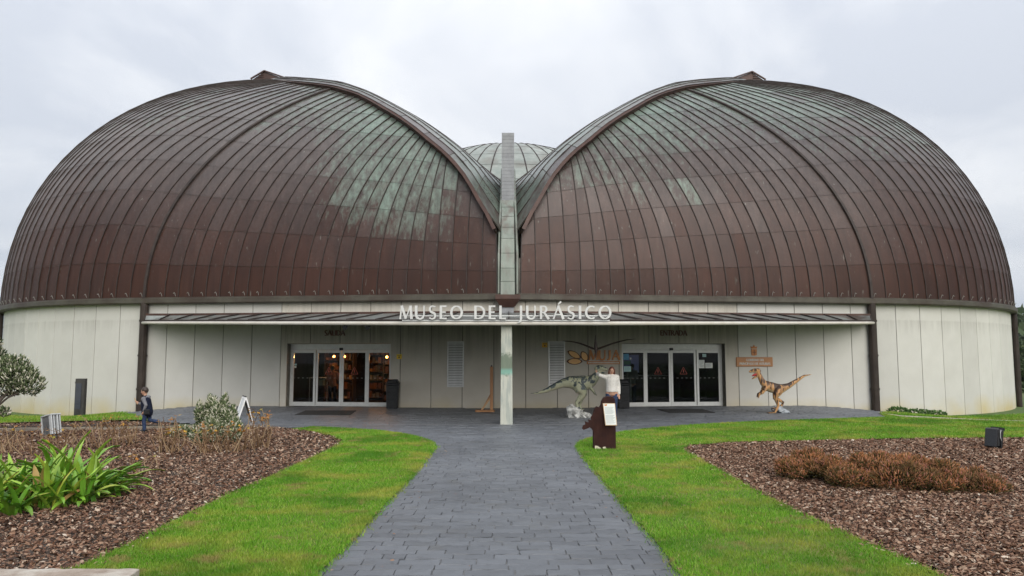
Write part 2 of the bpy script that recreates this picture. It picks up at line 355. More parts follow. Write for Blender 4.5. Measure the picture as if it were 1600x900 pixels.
def seam_end(i, a):
    b = base_pt(a)
    if i <= NB:
        x = float(np.interp(b[0], [.45, 2.6, 3.8, 5.05, 6.3, 7.0, 13.7], [.46, 2.36, 2.8, 3.35, 3.85, 4.2, 7.8]))
    else: x = float(np.interp(i-NB, [0, 8, 26], [7.8, 10.4, 13.2]))
    return np.array([x, brow(x)])
def seam_curve(i, a, off):
    b, e = base_pt(a), seam_end(i, a); t = np.linspace(0, 1, 260)**2.2
    p = b+(e-b)*t[:, None]; c = surf(p[:, 0], p[:, 1], off)
    l = np.concatenate([[0], np.cumsum(np.linalg.norm(np.diff(c, axis=0), axis=1))]); return c, l
def at_len(cl, s):
    c, l = cl; return np.stack([np.interp(s, l, c[:, k]) for k in range(3)], -1)
def row_len(a): return float(np.interp(a, [0, 6, 12, 16], [.95, 1.2, 1.42, 1.62]))

def grid_faces(nu, nv, flip):
    f = []
    for i in range(nu-1):
        for j in range(nv-1):
            q = (i*nv+j, (i+1)*nv+j, (i+1)*nv+j+1, i*nv+j+1); f.append(q[::-1] if flip else q)
    return f
PANELS = []                                  # (screen size, dome, verts, faces, patina, tone, age)
def panel(dome, q, flip, pat, tone, age):
    nu, nv = q.shape[:2]; v = q.reshape(-1, 3)
    s = [proj(p) for p in (q[0, 0], q[-1, 0], q[-1, -1], q[0, -1])]
    ar = abs(sum(s[i][0]*s[(i+1) % 4][1]-s[(i+1) % 4][0]*s[i][1] for i in range(4)))/2
    sx = np.mean([p[0] for p in s]); c = v.mean(0); nrm = np.cross(q[-1, 0]-q[0, 0], q[0, -1]-q[0, 0])*(-1 if flip else 1)
    if np.dot(nrm, np.array([0, 0, EYE])-c) < 0 or not -20 < sx < 1620: ar = 0
    PANELS.append((ar, dome, v, grid_faces(nu, nv, flip), pat, tone, age))
rg = random.Random(11)
def lobe(sx):
    flip = sx < 0; M = np.array([sx, 1, 1.0])
    curves = [seam_curve(i, a, 0.0) for i, a in enumerate(A_ALL)]; outer = [seam_curve(i, a, .028) for i, a in enumerate(A_ALL)]
    # backing shell
    vs = []
    for cl in curves: vs.append(at_len(cl, cl[1][-1]*np.linspace(0, 1, 22)))
    g = np.array(vs)*M
    mb = MB(); mb.add(g.reshape(-1, 3), grid_faces(g.shape[0], 22, flip))
    dome = mb.build('copper_dome', BACK, smooth=True); adopt(dome, bld)
    # panels
    for i in range(len(A_ALL)-1):
        la, lb = row_len(A_ALL[i]), row_len(A_ALL[i+1]); ea, eb = outer[i][1][-1], outer[i+1][1][-1]
        k = 0; a0 = b0 = 0.0; mid = base_pt((A_ALL[i]+A_ALL[i+1])/2)
        while a0 < ea-.06 or b0 < eb-.06:
            f = .9 if k == 0 else 1.0
            a1, b1 = min(a0+la*f, ea), min(b0+lb*f, eb)
            if k > 14: break
            gap = .008; tt = np.linspace(0, 1, 4)
            pa = at_len(outer[i], np.linspace(a0+gap, a1-gap*.3, 4)); pb = at_len(outer[i+1], np.linspace(b0+gap, b1-gap*.3, 4))
            q = np.stack([pa+(pb-pa)*u for u in (.03, .5, .97)])
            cen = q.mean((0, 1)); nrm = cen-np.array([CC[0], CC[1], ZB]); nrm /= np.linalg.norm(nrm)
            lift = np.array([0, rg.uniform(.001, .009), 0])[:, None]*np.sin(tt*math.pi)[None, :]+rg.uniform(-.004, .004)*(np.linspace(-1, 1, 3)[:, None])+np.array([.008, .004, .001, 0])[None, :]
            q = q+nrm*lift[..., None]
            jit_a, jit_p = rg.gauss(0, .05), rg.gauss(0, 1)
            V = q.reshape(-1, 3); hc = cen[2]; h = .25*hc+.75*V[:, 2]; xa = .3*abs(cen[0])+.7*np.abs(V[:, 0]); xb = mid[0]
            age = sstep(4.8, 11.0, h)*.72+sstep(9.5, 13.5, h)*.36-float(sstep(14.5, 19, xb))*.22+jit_a-(.10 if k == 0 else 0)
            if sx < 0:
                pat = .66*np.exp(-((xa-4.25)/2.9)**4-((h-9.0)/2.9)**4)*(1 if k > 1 else .55 if k else .15)*sstep(5.2, 7.0, h+.25*(5-xa))+.30*sstep(9.5, 12, h)*sstep(11, 8, xa)+.24*sstep(10, 12.5, h)
            else: pat = .36*sstep(6.5, 8.5, h)*sstep(9.0, 5.0, xa)+.42*sstep(9.0, 12.0, h)+.30*np.exp(-((xb-16)/3.2)**4)*sstep(11, 13.2, h)
            pat = pat+np.where(pat > .08, jit_p*.10, abs(jit_p)*.03)
            panel(dome, q*M, flip, pat, rg.random(), age)
            a0, b0, k = a1, b1, k+1
    # standing seams
    for i, a in enumerate(A_ALL):
        if i > NB+42: break
        cl = outer[i]; n = 20; ss = np.linspace(0, cl[1][-1], n); p = at_len(cl, ss)*M
        bold = i == NB; wd, ht = (.07, .085) if bold else (.020, .038)
        t = np.gradient(p, axis=0); t /= np.linalg.norm(t, axis=1)[:, None]
        nn = surf(p[:, 0]*sx, p[:, 1], 1.0)-surf(p[:, 0]*sx, p[:, 1]); nn = nn*M
        sd_ = np.cross(t, nn); sd_ /= np.linalg.norm(sd_, axis=1)[:, None]
        prof = [(-wd, -.03), (-wd*.7, ht), (wd*.7, ht), (wd, -.03)]
        v = np.concatenate([[p[j]+sd_[j]*u+nn[j]*h for u, h in prof] for j in range(n)])
        f = [(j*4+k, (j+1)*4+k, (j+1)*4+(k+1) % 4, j*4+(k+1) % 4) for j in range(n-1) for k in range(4)]
        MB().add(v, f).add(v[:4], [(0, 1, 2, 3)]).build('standing_seam', SEAM, dome, fix=True)
    # gutter along the foot of the shell
    al = list(np.arange(.32, L0, 1.2))+list(np.arange(L0, L0+RR*3.6, .45))
    v = []; f = []; prof = [(-.12, 3.76), (.12, 3.76), (.15, 3.80), (.15, 3.95), (.10, 3.97), (.10, 4.00), (-.12, 4.03)]
    for a in al:
        b = base_pt(a); d = base_dir(a); nx, ny = d[1], -d[0]
        v += [(sx*(b[0]+nx*u), b[1]+ny*u, z) for u, z in prof]
    k = len(prof)
    f = [(i*k+j, (i+1)*k+j, (i+1)*k+(j+1) % k, i*k+(j+1) % k) for i in range(len(al)-1) for j in range(k)]+[tuple(range(k))]
    adopt(MB().add(v, f).build('gutter', GUTTER, fix=True), bld)
    mb = MB()                                # small snow hooks just above the gutter
    for i in range(1, NB+18):
        a = A_ALL[i]+.1; b = base_pt(a); d = base_dir(a); n = Vector((d[1]*sx, -d[0], 0)); p = Vector((sx*b[0], b[1], 4.04))
        e = p+n*.09+Vector((0, 0, .08)); mb.tube([p+n*.05, e, e+Vector((d[0]*sx*.03, 0, .06)), e+Vector((d[0]*sx*.07, 0, .02))], .009, 4)
    adopt(mb.build('snow_hooks', mat('hook_grey', (.30, .30, .27)), kind='stuff'), bld)
    # brow: heavy rib over the edge of the shell
    xs = np.concatenate([np.linspace(.45, 10.0, 34), [10.8, 11.6]]); ys = brow(xs)
    p0 = surf(xs, ys, -.15); p1 = surf(xs, ys, .42)
    t = np.gradient(p0, axis=0); t /= np.linalg.norm(t, axis=1)[:, None]; nn = p1-p0; nn /= np.linalg.norm(nn, axis=1)[:, None]
    sd_ = np.cross(nn, t); sd_ /= np.linalg.norm(sd_, axis=1)[:, None]
    if sd_[5, 0] < 0: sd_ = -sd_             # towards the outer shell
    v = []; top = []
    hh = np.interp(xs, [.45, 3, 8, 11.6], [.42, .31, .17, .02])[:, None]
    for (s_, h_) in ((.03, -.25), (.03, 1), (.07, 1), (.07, 1.10), (-.06, 1.10), (-.06, -.25)):
        v.append((p0+sd_*s_+nn*(.15+hh*h_))*M)
    top = (p0+sd_*(-.02)+nn*(.15+hh*1.10))
    v = np.stack(v, 1).reshape(-1, 3); n = len(xs)
    f = [(j*6+k, (j+1)*6+k, (j+1)*6+(k+1) % 6, j*6+(k+1) % 6) for j in range(n-1) for k in range(6)]+[tuple(range(6)), tuple(range((n-1)*6, n*6))]
    adopt(MB().add(v, f).build('brow_trim', RIB, fix=True), bld)
    # saddle roof between brow and valley
    Fp = [(10, 287, 31.5), (35, 268, 32.5), (79, 231, 33.5), (118, 204, 34), (157, 181, 34.3), (205, 154, 34.3), (245, 136, 34.2), (285, 128.5, 34.4), (325, 124.5, 34.8)]
    Fw = np.array([at(795+o, y, Y) for o, y, Y in Fp]); fl = np.linspace(0, 1, len(Fw))
    n = 30; tt = np.linspace(0, 1, n)
    Ei = np.stack([np.interp(tt, np.linspace(0, 1, len(top))**1.0, top[:, k]) for k in range(3)], -1)
    Fi = np.stack([np.interp(tt, fl, Fw[:, k]) for k in range(3)], -1)
    Ei[0] = (.30, 26.95, Ei[0, 2])
    def sad(i, u, off=0.0):
        e, g = Ei[i], Fi[i]; p = e+(g-e)*u; p = p+np.array([0, -.25, .75])*(math.sin(u*math.pi)*.42*(1-.75*i/(n-1))); return p+np.array([0, -off, off])
    m = 6; G = np.array([[sad(i, u) for u in np.linspace(0, 1, 2*m+1)] for i in range(n)])
    back = Fi+np.array([-.0, 3.0, -3.0])
    mb = MB(); gg = G*M; mb.add(gg.reshape(-1, 3), grid_faces(n, 2*m+1, not flip))
    b2 = np.stack([Fi, Fi+np.array([0, .5, -.35]), back], 1)*M; mb.add(b2.reshape(-1, 3), grid_faces(n, 3, not flip))
    sd = mb.build('saddle_roof', BACK, smooth=True); adopt(sd, bld)
    us = np.linspace(0, 1, m+1)
    for c in range(m):
        i0 = 0; ph = rg.randint(0, 2)
        while i0 < n-1:
            i1 = min(n-1, i0+2+(1 if (i0+ph) % 3 == 0 else 0))
            q = np.array([[sad(i, us[c]+(us[c+1]-us[c])*u, .03) for i in np.linspace(i0, i1, 3).astype(int)] for u in (.04, .5, .96)])
            q[:, -1] -= (q[:, -1]-q[:, 0])*.02
            h = q[1, 1, 2]
            panel(sd, q*M, not flip, (.66 if c else .34)+rg.gauss(0, .10), rg.random(), .9+rg.gauss(0, .12)-(.35 if c == 0 else 0)); i0 = i1
    for c in range(1, m+1):
        p = np.array([sad(i, us[c], .03) for i in range(n)])*M
        mb = MB(); mb.tube(p, .028 if c < m else .06, 5); mb.build('standing_seam', SEAM, sd)
    # downpipe at the bold seam and at the far end of the wall
    for a, wd in ((L0*.985, .15), (L0+RR*.89, .12)):
        b = base_pt(a); d = base_dir(a); c = b+np.array([d[1], -d[0]])*.02
        MBp = MB(); MBp.tube([(sx*c[0], c[1], 3.8), (sx*c[0], c[1], gz1(c[0], c[1])-.1)], wd, 12)
        for z in (.55, 1.8, 3.1): MBp.tube([(sx*c[0], c[1], z), (sx*c[0], c[1], z+.07)], wd+.02, 12)
        adopt(MBp.build('downpipe', PIPE), bld)
    # roof light: a small dark gable at the crown
    p = at(CX+sx*(372 if sx < 0 else 371), 121, 40.4); X, Y, Z = p; Z -= .50
    vs = [(X-sx*1.15, Y-1, Z), (X+sx*.6, Y-1, Z), (X+sx*.0, Y-1, Z+.42), (X-sx*1.15, Y+1, Z), (X+sx*.6, Y+1, Z), (X, Y+1, Z+.42)]
    mb = MB(); mb.add(vs, [(0, 1, 2), (5, 4, 3), (0, 2, 5, 3), (2, 1, 4, 5), (1, 0, 3, 4)])
    mb.bar((X-sx*1.3, Y-1.05, Z+.0), (X, Y-1.05, Z+.45), .1, .06); mb.bar((X, Y-1.05, Z+.45), (X+sx*.72, Y-1.05, Z+.0), .1, .06)
    for q in (.1, .2, .3): mb.bar((X+sx*.05, Y-1.03, Z+q), (X+sx*(.56-q*1.3), Y-1.03, Z+q), .04, .03)
    adopt(mb.build('roof_light', RIB, fix=True), bld)
    return dome
domes = [lobe(1), lobe(-1)]

# third shell, behind
C3 = np.array([0, 54.0]); R3, H3 = 13.0, 12.9
def s3(a, e, off=0): return np.array([C3[0]+(R3+off)*math.sin(a)*math.cos(e), C3[1]-(R3+off)*math.cos(a)*math.cos(e), ZB+(H3+off)*math.sin(e)])
mb = MB(); vs = [s3(a, e) for a in np.linspace(-math.pi, math.pi, 73) for e in np.linspace(0, R_(89.5), 15)]
mb.add(vs, grid_faces(73, 15, False)); d3 = mb.build('copper_dome', BACK, smooth=True); adopt(d3, bld)
na, ne = 22, 9; aa = np.linspace(R_(-75), R_(75), na+1); ee = np.linspace(R_(18), R_(86), ne+1)
for i in range(na):
    for j in range(ne):
        q = np.array([[s3(aa[i]+(aa[i+1]-aa[i])*u, ee[j]+(ee[j+1]-ee[j])*v, .03) for v in (.015, .5, .985)] for u in (.02, .5, .98)])
        panel(d3, q, False, .68+rg.gauss(0, .12), rg.random(), 1.0+rg.gauss(0, .1))
for a in aa: MB().tube([s3(a, e, .04) for e in np.linspace(R_(18), R_(86), 12)], .045, 4).build('standing_seam', SEAM, d3)

# keep the 300 largest panels as pieces of their own, join the rest per shell
order = sorted(range(len(PANELS)), key=lambda i: -PANELS[i][0]); single = set(order[:292]); rest = {}
d3_ = d3
def put(name, dome, items, kind=None):
    v, f, pa, to, ag = [], [], [], [], []
    for it in items:
        b = len(v); v += [tuple(p) for p in it[2]]; f += [tuple(k+b for k in q) for q in it[3]]
        n = len(it[2]); pa += list(np.broadcast_to(it[4], n)); to += [it[5]]*n; ag += list(np.broadcast_to(it[6], n))
    me = bpy.data.meshes.new(name); me.from_pydata(v, [], f); me.polygons.foreach_set('use_smooth', [True]*len(f))
    fattr(me, 'patina', pa); fattr(me, 'tone', to); fattr(me, 'age', ag); me.update()
    link(name, me, PALEV if dome is d3 else COPPER, dome, kind)
for i, it in enumerate(PANELS):
    if i in single: put('copper_panel', it[1], [it])
    else: rest.setdefault(it[1].name, []).append(it)
for k, items in rest.items(): put('copper_panels', bpy.data.objects[k], items, 'stuff')

# spine: copper strap in the valley, then a tall flat fin
prof = [(26.45, 3.95), (26.5, 4.9), (26.75, 6.0), (27.3, 6.9), (28.1, 7.75)]
spine = MB()
for (y0, z0), (y1, z1) in zip(prof[:-1], prof[1:]):
    pass
pts = [np.array(p) for p in prof]; dense = []
for i in range(len(pts)-1):
    for t in (0, .5): dense.append(pts[i]+(pts[i+1]-pts[i])*t)
dense.append(pts[-1])
core = MB().box(-.33, .20, 26.72, 28.6, 3.9, 5.0).box(-.30, .18, 27.4, 29, 5.1, 6.6).box(-.30, .18, 28.2, 31.5, 6.5, 7.8)
spn = core.build('spine', RIB); adopt(spn, bld)
for i in range(len(dense)-1):
    (y0, z0), (y1, z1) = dense[i], dense[i+1]; k = i*.003; g = .012
    mb = MB(); wv = .245-.004*i
    mb.add([(-.04-wv, y0-k, z0+g), (-.04+wv, y0-k, z0+g), (-.04+wv, y1-k, z1), (-.04-wv, y1-k, z1), (-.04-wv-.05, y0+.4, z0+g), (-.04+wv+.05, y0+.4, z0+g), (-.04+wv+.05, y1+.4, z1), (-.04-wv-.05, y1+.4, z1)],
           [(0, 1, 2, 3), (7, 6, 5, 4), (0, 4, 5, 1), (1, 5, 6, 2), (2, 6, 7, 3), (3, 7, 4, 0)])
    mb.build('copper_strap', VERD, spn)
fin = MB().box(-.26, .19, 28.0, 31.0, 7.4, 10.25).build('spine_fin', LILAC); adopt(fin, bld)
for k in range(21):                          # courses of small zinc tiles on the fin
    z = 7.44+k*.134
    MB().box(-.268, .198, 27.985, 28.3, z, z+.128).build('zinc_tile', LILAC, fin)
for sx in (1, -1): adopt(MB().tube([(sx*.33-.03, 26.6, 4.0), (sx*.33-.03, 26.65, 5.4), (sx*.30-.03, 27.2, 6.6), (sx*.26-.03, 28.0, 7.6), (sx*.25-.03, 31.0, 9.6)], .05, 6).build('valley_seam', VERD), bld)
# rainwater hopper and spout under the spine
mb = MB(); mb.add([(-.47, 26.0, 3.93), (.40, 26.0, 3.93), (.40, 26.6, 3.93), (-.47, 26.6, 3.93), (-.47, 26.0, 3.78), (.40, 26.0, 3.78), (.40, 26.6, 3.78), (-.47, 26.6, 3.78), (-.26, 26.15, 3.5), (.18, 26.15, 3.5), (.18, 26.6, 3.5), (-.26, 26.6, 3.5)],
       [(0, 1, 2, 3), (0, 4, 5, 1), (1, 5, 6, 2), (2, 6, 7, 3), (3, 7, 4, 0), (4, 8, 9, 5), (5, 9, 10, 6), (6, 10, 11, 7), (7, 11, 8, 4), (8, 11, 10, 9)])
adopt(mb.build('rain_hopper', RIB, fix=True), bld)
adopt(MB().box(-.25, .17, 26.2, 26.6, 2.9, 3.52).build('rain_spout', LILAC), bld)

# ------------------------------------------------------------------ concrete wall with two door openings
DOORS = {-1: (4.30, 8.21), 1: (4.12, 8.02)}; DZ = 2.27
wall_back = MB()
def wpiece(mb, sx, a0, a1, z0a, z0b, z1, d0, d1):   # slab between two places along the wall, d = depth outward of the face
    P = []
    for a in (a0, a1):
        b = base_pt(a); d = base_dir(min(a, 1e9)); n = np.array([d[1], -d[0]])
        P.append((b-n*.13, n))
    v = []
    for (p, n), zz in zip(P, (z0a, z0b)):
        for dd in (d0, d1):
            q = p+n*dd; v += [(sx*q[0], q[1], zz), (sx*q[0], q[1], z1)]
    return mb.add(v, [(0, 1, 3, 2), (4, 6, 7, 5), (0, 4, 5, 1), (2, 3, 7, 6), (1, 5, 7, 3), (0, 2, 6, 4)])
wall = None; pieces = []
for sx in (1, -1):
    d0, d1 = DOORS[sx]; edges = [0.0]+[1.13*k+(.62 if sx > 0 else .55) for k in range(12)]+[L0*.985]
    a = edges[-1]
    while a < L0+RR*2.4: a += 1.12; edges.append(a)
    for a0, a1 in zip(edges[:-1], edges[1:]):
        if a1-a0 < .05: continue
        cuts = sorted({a0, a1} | {x for x in (d0, d1) if a0 < x < a1})
        for c0, c1 in zip(cuts[:-1], cuts[1:]):
            m = (c0+c1)/2; b0, b1 = base_pt(c0), base_pt(c1)
            inside = d0 < m < d1; g0 = gz1(*b0)-.15; g1 = gz1(*b1)-.15
            if inside: g0 = g1 = DZ
            wpiece(wall_back, sx, c0, c1, g0, g1, 3.80, -.40, -.022)
            j = .011
            e0 = j if c0 == a0 else 0; e1 = j if c1 == a1 else 0
            pieces.append((sx, c0+e0, c1-e1, g0, g1))
wall = wall_back.build('concrete_wall', JOINT, fix=True); adopt(wall, bld)
for sx, c0, c1, g0, g1 in pieces:
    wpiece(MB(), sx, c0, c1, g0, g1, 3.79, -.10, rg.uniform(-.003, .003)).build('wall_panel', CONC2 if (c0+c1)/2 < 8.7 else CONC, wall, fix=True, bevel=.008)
# inner skin closes the shell so no daylight leaks into the rooms
# ------------------------------------------------------------------ entrances
def wall_frame(sx, a, depth=0.0):            # matrix: x along the wall (to the viewer's right), y into the wall, z up
    b = base_pt(a); d = base_dir(a); n = np.array([d[1], -d[0]]); p = b-n*.13-n*depth
    if sx > 0: X = Vector((d[0], d[1], 0))
    else: X = Vector((d[0], -d[1], 0))
    Y = Vector((-n[0]*sx, -n[1], 0))
    return Matrix(((X.x, Y.x, 0, sx*p[0]), (X.y, Y.y, 0, p[1]), (0, 0, 1, 0), (0, 0, 0, 1)))
def place(o, M, parent=bld):
    o.matrix_basis = M; return adopt(o, parent)
RED = mat('red_sticker', (.5, .10, .07)); PAPER = mat('paper', (.62, .65, .62), (.7, .72, .7), 8)
BLUEP = mat('blue_notice', (.10, .33, .55)); GREENP = mat('dark_green_notice', (.01, .06, .035)); CYANP = mat('pale_cyan_notice', (.42, .62, .62))
INK = mat('pale_ink', (.05, .12, .16))
ALU2 = mat('pale_aluminium_frame', (.62, .63, .62), (.69, .70, .69), 6, .4, metal=.1)
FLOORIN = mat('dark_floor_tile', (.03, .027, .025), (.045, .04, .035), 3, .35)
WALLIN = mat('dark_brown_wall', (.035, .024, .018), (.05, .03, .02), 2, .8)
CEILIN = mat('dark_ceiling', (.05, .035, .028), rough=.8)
def entrance(sx, W):
    d0, d1 = DOORS[sx]; a = d1 if sx < 0 else d0
    M = wall_frame(sx, a)
    dr = MB()                                # reveal faces and header
    dr.cur = 0; y0 = .30
    dr.box(.0, W, y0, y0+.14, 2.05, DZ-.01); dr.box(0, W, y0-.02, y0, 2.035, 2.06)
    dr.box(.0, .06, y0, y0+.12, 0, 2.05); dr.box(W-.06, W, y0, y0+.12, 0, 2.05); dr.box(0, W, y0-.01, y0+.14, -.01, .03)
    o = dr.build('sliding_door', ALU2, bevel=.006); place(o, M)
    MB().box(W/2-.07, W/2+.07, y0-.05, y0+.0, 2.02, 2.11).build('door_sensor', BLACKP, o, bevel=.015)
    q = W/4
    for k in range(4):
        x0, x1 = q*k+.005, q*(k+1)-.005
        if k == 0: x0 = .06
        if k == 3: x1 = W-.06
        yy = y0+.01 if k in (0, 3) else y0+.055
        f = .075
        mb = MB(); mb.box(x0, x0+f, yy, yy+.045, .03, 2.035); mb.box(x1-f, x1, yy, yy+.045, .03, 2.035)
        mb.box(x0+f, x1-f, yy+.001, yy+.044, 1.93, 2.034); mb.box(x0+f, x1-f, yy+.001, yy+.044, .031, .14)
        lf = mb.build('door_leaf', ALU2, o)
        MB().box(x0+f, x1-f, yy+.018, yy+.026, .14, 1.93).build('glass_pane', GLASS, o)
        if k in (1, 2):
            cx, cz, r = (x0+x1)/2, 1.27, .135
            mb = MB(); P = [(cx-r, cz-r*.85), (cx+r, cz-r*.85), (cx, cz+r)]
            for i in range(3):
                a_, b_ = P[i], P[(i+1) % 3]; mb.bar((a_[0], yy+.0155-.0005*i, a_[1]), (b_[0], yy+.0155-.0005*i, b_[1]), .004, .010, up=(0, 1, 0) if False else (0, 0, 1))
            mb.box(cx-.012, cx+.012, yy+.0135, yy+.0165, cz-.06, cz+.05)
            mb.build('warning_triangle', RED, o)
            for i in range(3):               # pale safety dots at waist height
                pass
    def note(x0, x1, z0, z1, m, k, marks=0):
        yy = (y0+.01 if k in (0, 3) else y0+.055)+.014
        n = MB().box(x0, x1, yy, yy+.003, z0, z1).build('door_notice', m, o)
        if marks:
            mb = MB()
            for i in range(marks):
                z = z1-.03-(z1-z0-.05)*i/marks; mb.box(x0+.02, x1-.02-random.random()*.08, yy-.002, yy, z-.008, z)
            mb.build('printed_lines', INK, n)
    if sx > 0:
        note(.15, .35, 1.68, 1.89, BLUEP, 0, 4); note(.39, .45, 1.69, 1.75, PAPER, 0); note(.17, .42, 1.50, 1.64, GREENP, 0)
        note(.16, .43, 1.25, 1.44, CYANP, 0, 4)
        x3 = 3*q+.1
        note(x3+.14, x3+.28, 1.78, 1.89, CYANP, 3, 2); note(x3-.01, x3+.21, 1.37, 1.67, PAPER, 3, 6); note(x3+.24, x3+.52, 1.37, 1.56, PAPER, 3, 5)
    else:
        note(.15, .24, 1.47, 1.53, CYANP, 0); note(.15, .23, 1.38, 1.45, PAPER, 0)
    # white safety dots across the glass
    mb = MB()
    for i in range(22):
        k = min(3, int(i/22*4)); x = .15+i*(W-.3)/21; yy = (y0+.01 if k in (0, 3) else y0+.055)+.0135
        if min(abs(x-q*j) for j in range(5)) < .1: continue
        mb.box(x-.035, x+.035, yy, yy+.003, 1.0, 1.022)
    mb.build('safety_marks', mat('frosted_film', (.16, .16, .155)), o, kind='stuff')
    # reveal of the opening and a room behind
    rv = MB(); rv.box(-.02, 0, .02, .46, -.1, DZ); rv.box(W, W+.02, .02, .46, -.1, DZ); rv.box(-.02, W+.02, .02, .46, DZ-.004, DZ+.02)
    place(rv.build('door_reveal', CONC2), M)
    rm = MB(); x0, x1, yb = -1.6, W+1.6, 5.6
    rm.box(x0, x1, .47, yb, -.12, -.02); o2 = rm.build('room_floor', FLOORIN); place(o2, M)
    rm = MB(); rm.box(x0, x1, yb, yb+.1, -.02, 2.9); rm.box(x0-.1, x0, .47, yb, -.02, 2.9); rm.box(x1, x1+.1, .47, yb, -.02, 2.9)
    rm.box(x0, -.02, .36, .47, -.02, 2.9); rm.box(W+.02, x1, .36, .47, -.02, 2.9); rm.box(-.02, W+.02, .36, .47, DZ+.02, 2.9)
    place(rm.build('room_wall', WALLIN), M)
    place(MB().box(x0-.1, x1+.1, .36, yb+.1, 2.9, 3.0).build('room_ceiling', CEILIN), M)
    return o, M
doorL, ML = entrance(-1, 3.91); doorR, MR = entrance(1, 3.90)
MLw, MRw = ML, MR
def vent(sx, a0, label=None):
    M = wall_frame(sx, a0); wv, z0, z1 = (.60, .72, 2.33)
    fr = MB(); t = .045
    fr.box(0, t, -.03, .03, z0, z1); fr.box(wv-t, wv, -.03, .03, z0, z1); fr.box(t, wv-t, -.029, .03, z1-t, z1); fr.box(t, wv-t, -.029, .03, z0, z0+t)
    fr.box(wv*.5-.001, wv*.5+.001, .0, .01, z0, z1)
    o = fr.build('louvre_vent', ALU, bevel=.004); place(o, M)
    MB().box(t, wv-t, -.004, -.001, z0+t, z1-t).build('vent_backing', DARK, o)
    base = None
    for k in range(17):
        z = z0+t+.01+k*(z1-z0-2*t)/17
        if base is None:
            base = MB().add([(t, -.028, 0), (wv-t, -.028, 0), (wv-t, -.010, .074), (t, -.010, .074), (t, -.022, -.004), (wv-t, -.022, -.004), (wv-t, -.006, .07), (t, -.006, .07)],
                            [(0, 1, 2, 3), (7, 6, 5, 4), (0, 4, 5, 1), (2, 6, 7, 3), (1, 5, 6, 2), (3, 7, 4, 0)]).build('vent_slat', ALU, o); s = base
        else: s = base.copy(); COL.objects.link(s)
        s.location = (0, 0, z)
vent(-1, 2.22+.0); vent(1, 1.43)

# ------------------------------------------------------------------ canopy
can = thing('entrance_canopy', 'shallow curved copper clad canopy with pale edge over both entrances', 'canopy', (0, 26, 2.9))
CW = 13.55
def can_f(x):
    y = 20.0+8.15*(max(0, abs(x)-2.6)/11.0)**1.2; return y, EYE+56.5/F_PX*y
def can_b(x): return min(28.3, 26.5+.14*abs(x))+.02, 3.30
sl = MB(); nx = 60; v = []
for i in range(nx+1):
    x = -CW+2*CW*i/nx; yf, zf = can_f(x); yb, zb = can_b(x); xb = x
    v += [(x, yf, zf-.02), (xb, yb, zb-.02), (xb, yb, zb-.16), (x, yf+.02, zf-.10)]
f = []
for i in range(nx):
    for k in range(4): f.append((i*4+k, i*4+(k+1) % 4, (i+1)*4+(k+1) % 4, (i+1)*4+k))
sl.add(v, f+[(0, 1, 2, 3), (nx*4, nx*4+3, nx*4+2, nx*4+1)])
adopt(sl.build('canopy_soffit', mat('grey_soffit', (.26, .245, .215), (.34, .32, .29), 2, .8), fix=True), can)
fas = MB(); v = []                           # pale rounded edge
pts = [(x, can_f(x)[0]-.05, can_f(x)[1]-.055) for x in np.linspace(-CW-.05, CW+.05, 61)]
fas.tube(pts, .052, 8); adopt(fas.build('canopy_edge', mat('cream_edge', (.55, .51, .44), (.62, .59, .53), 2.5, .5), smooth=True), can)
drp = MB(); pts = [(x, can_f(x)[0]+.04, can_f(x)[1]+.035) for x in np.linspace(-CW, CW, 61)]
drp.tube(pts, .03, 6); adopt(drp.build('drip_rail', SEAM), can)
CANC = mat('weathered_canopy_copper', (.15, .155, .148), (.24, .26, .245), 2.5, .38, .15, 18, .25, rand=.2, c3=(.10, .08, .07), s3=1.1)
ys = list(np.linspace(-CW, CW, 31))
for x0, x1 in zip(ys[:-1], ys[1:]):
    q = []
    for x in (x0+.02, x1-.02):
        yf, zf = can_f(x); yb, zb = can_b(x); q += [(x, yf+.03, zf+.02), (x, yb-.10, zb+.02)]
    u = rg.uniform(0, .012)
    q = [(a, b, c+u) for a, b, c in q]; lo = [(a, b, c-.03) for a, b, c in q]
    adopt(MB().add(q+lo, [(0, 2, 3, 1), (4, 5, 7, 6), (0, 4, 6, 2), (2, 6, 7, 3), (3, 7, 5, 1), (1, 5, 4, 0)]).build('canopy_sheet', CANC), can)
for x in ys:
    yf, zf = can_f(x); yb, zb = can_b(x)
    adopt(MB().bar((x, yf+.02, zf+.05), (x, yb-.08, zb+.05), .022, .05).build('canopy_seam', SEAM), can)
v = []                                       # flashing where the canopy meets the wall
mb = MB()
for x0, x1 in zip(ys[:-1], ys[1:]):
    a, b = can_b(x0), can_b(x1); mb.bar((x0, a[0]-.08, a[1]+.045), (x1, b[0]-.08, b[1]+.045), .05, .10)
adopt(mb.build('wall_flashing', RIB), can)
# spot lamps under the edge
for x in (-4.55, -3.85):
    yf, zf = can_f(x); adopt(MB().tube([(x, yf+.1, zf-.02), (x, yf+.06, zf-.12)], .03, 6).tube([(x, yf+.10, zf-.12), (x, yf-.02, zf-.17)], [.05, .07], 8).build('canopy_lamp', BLACKP), can)

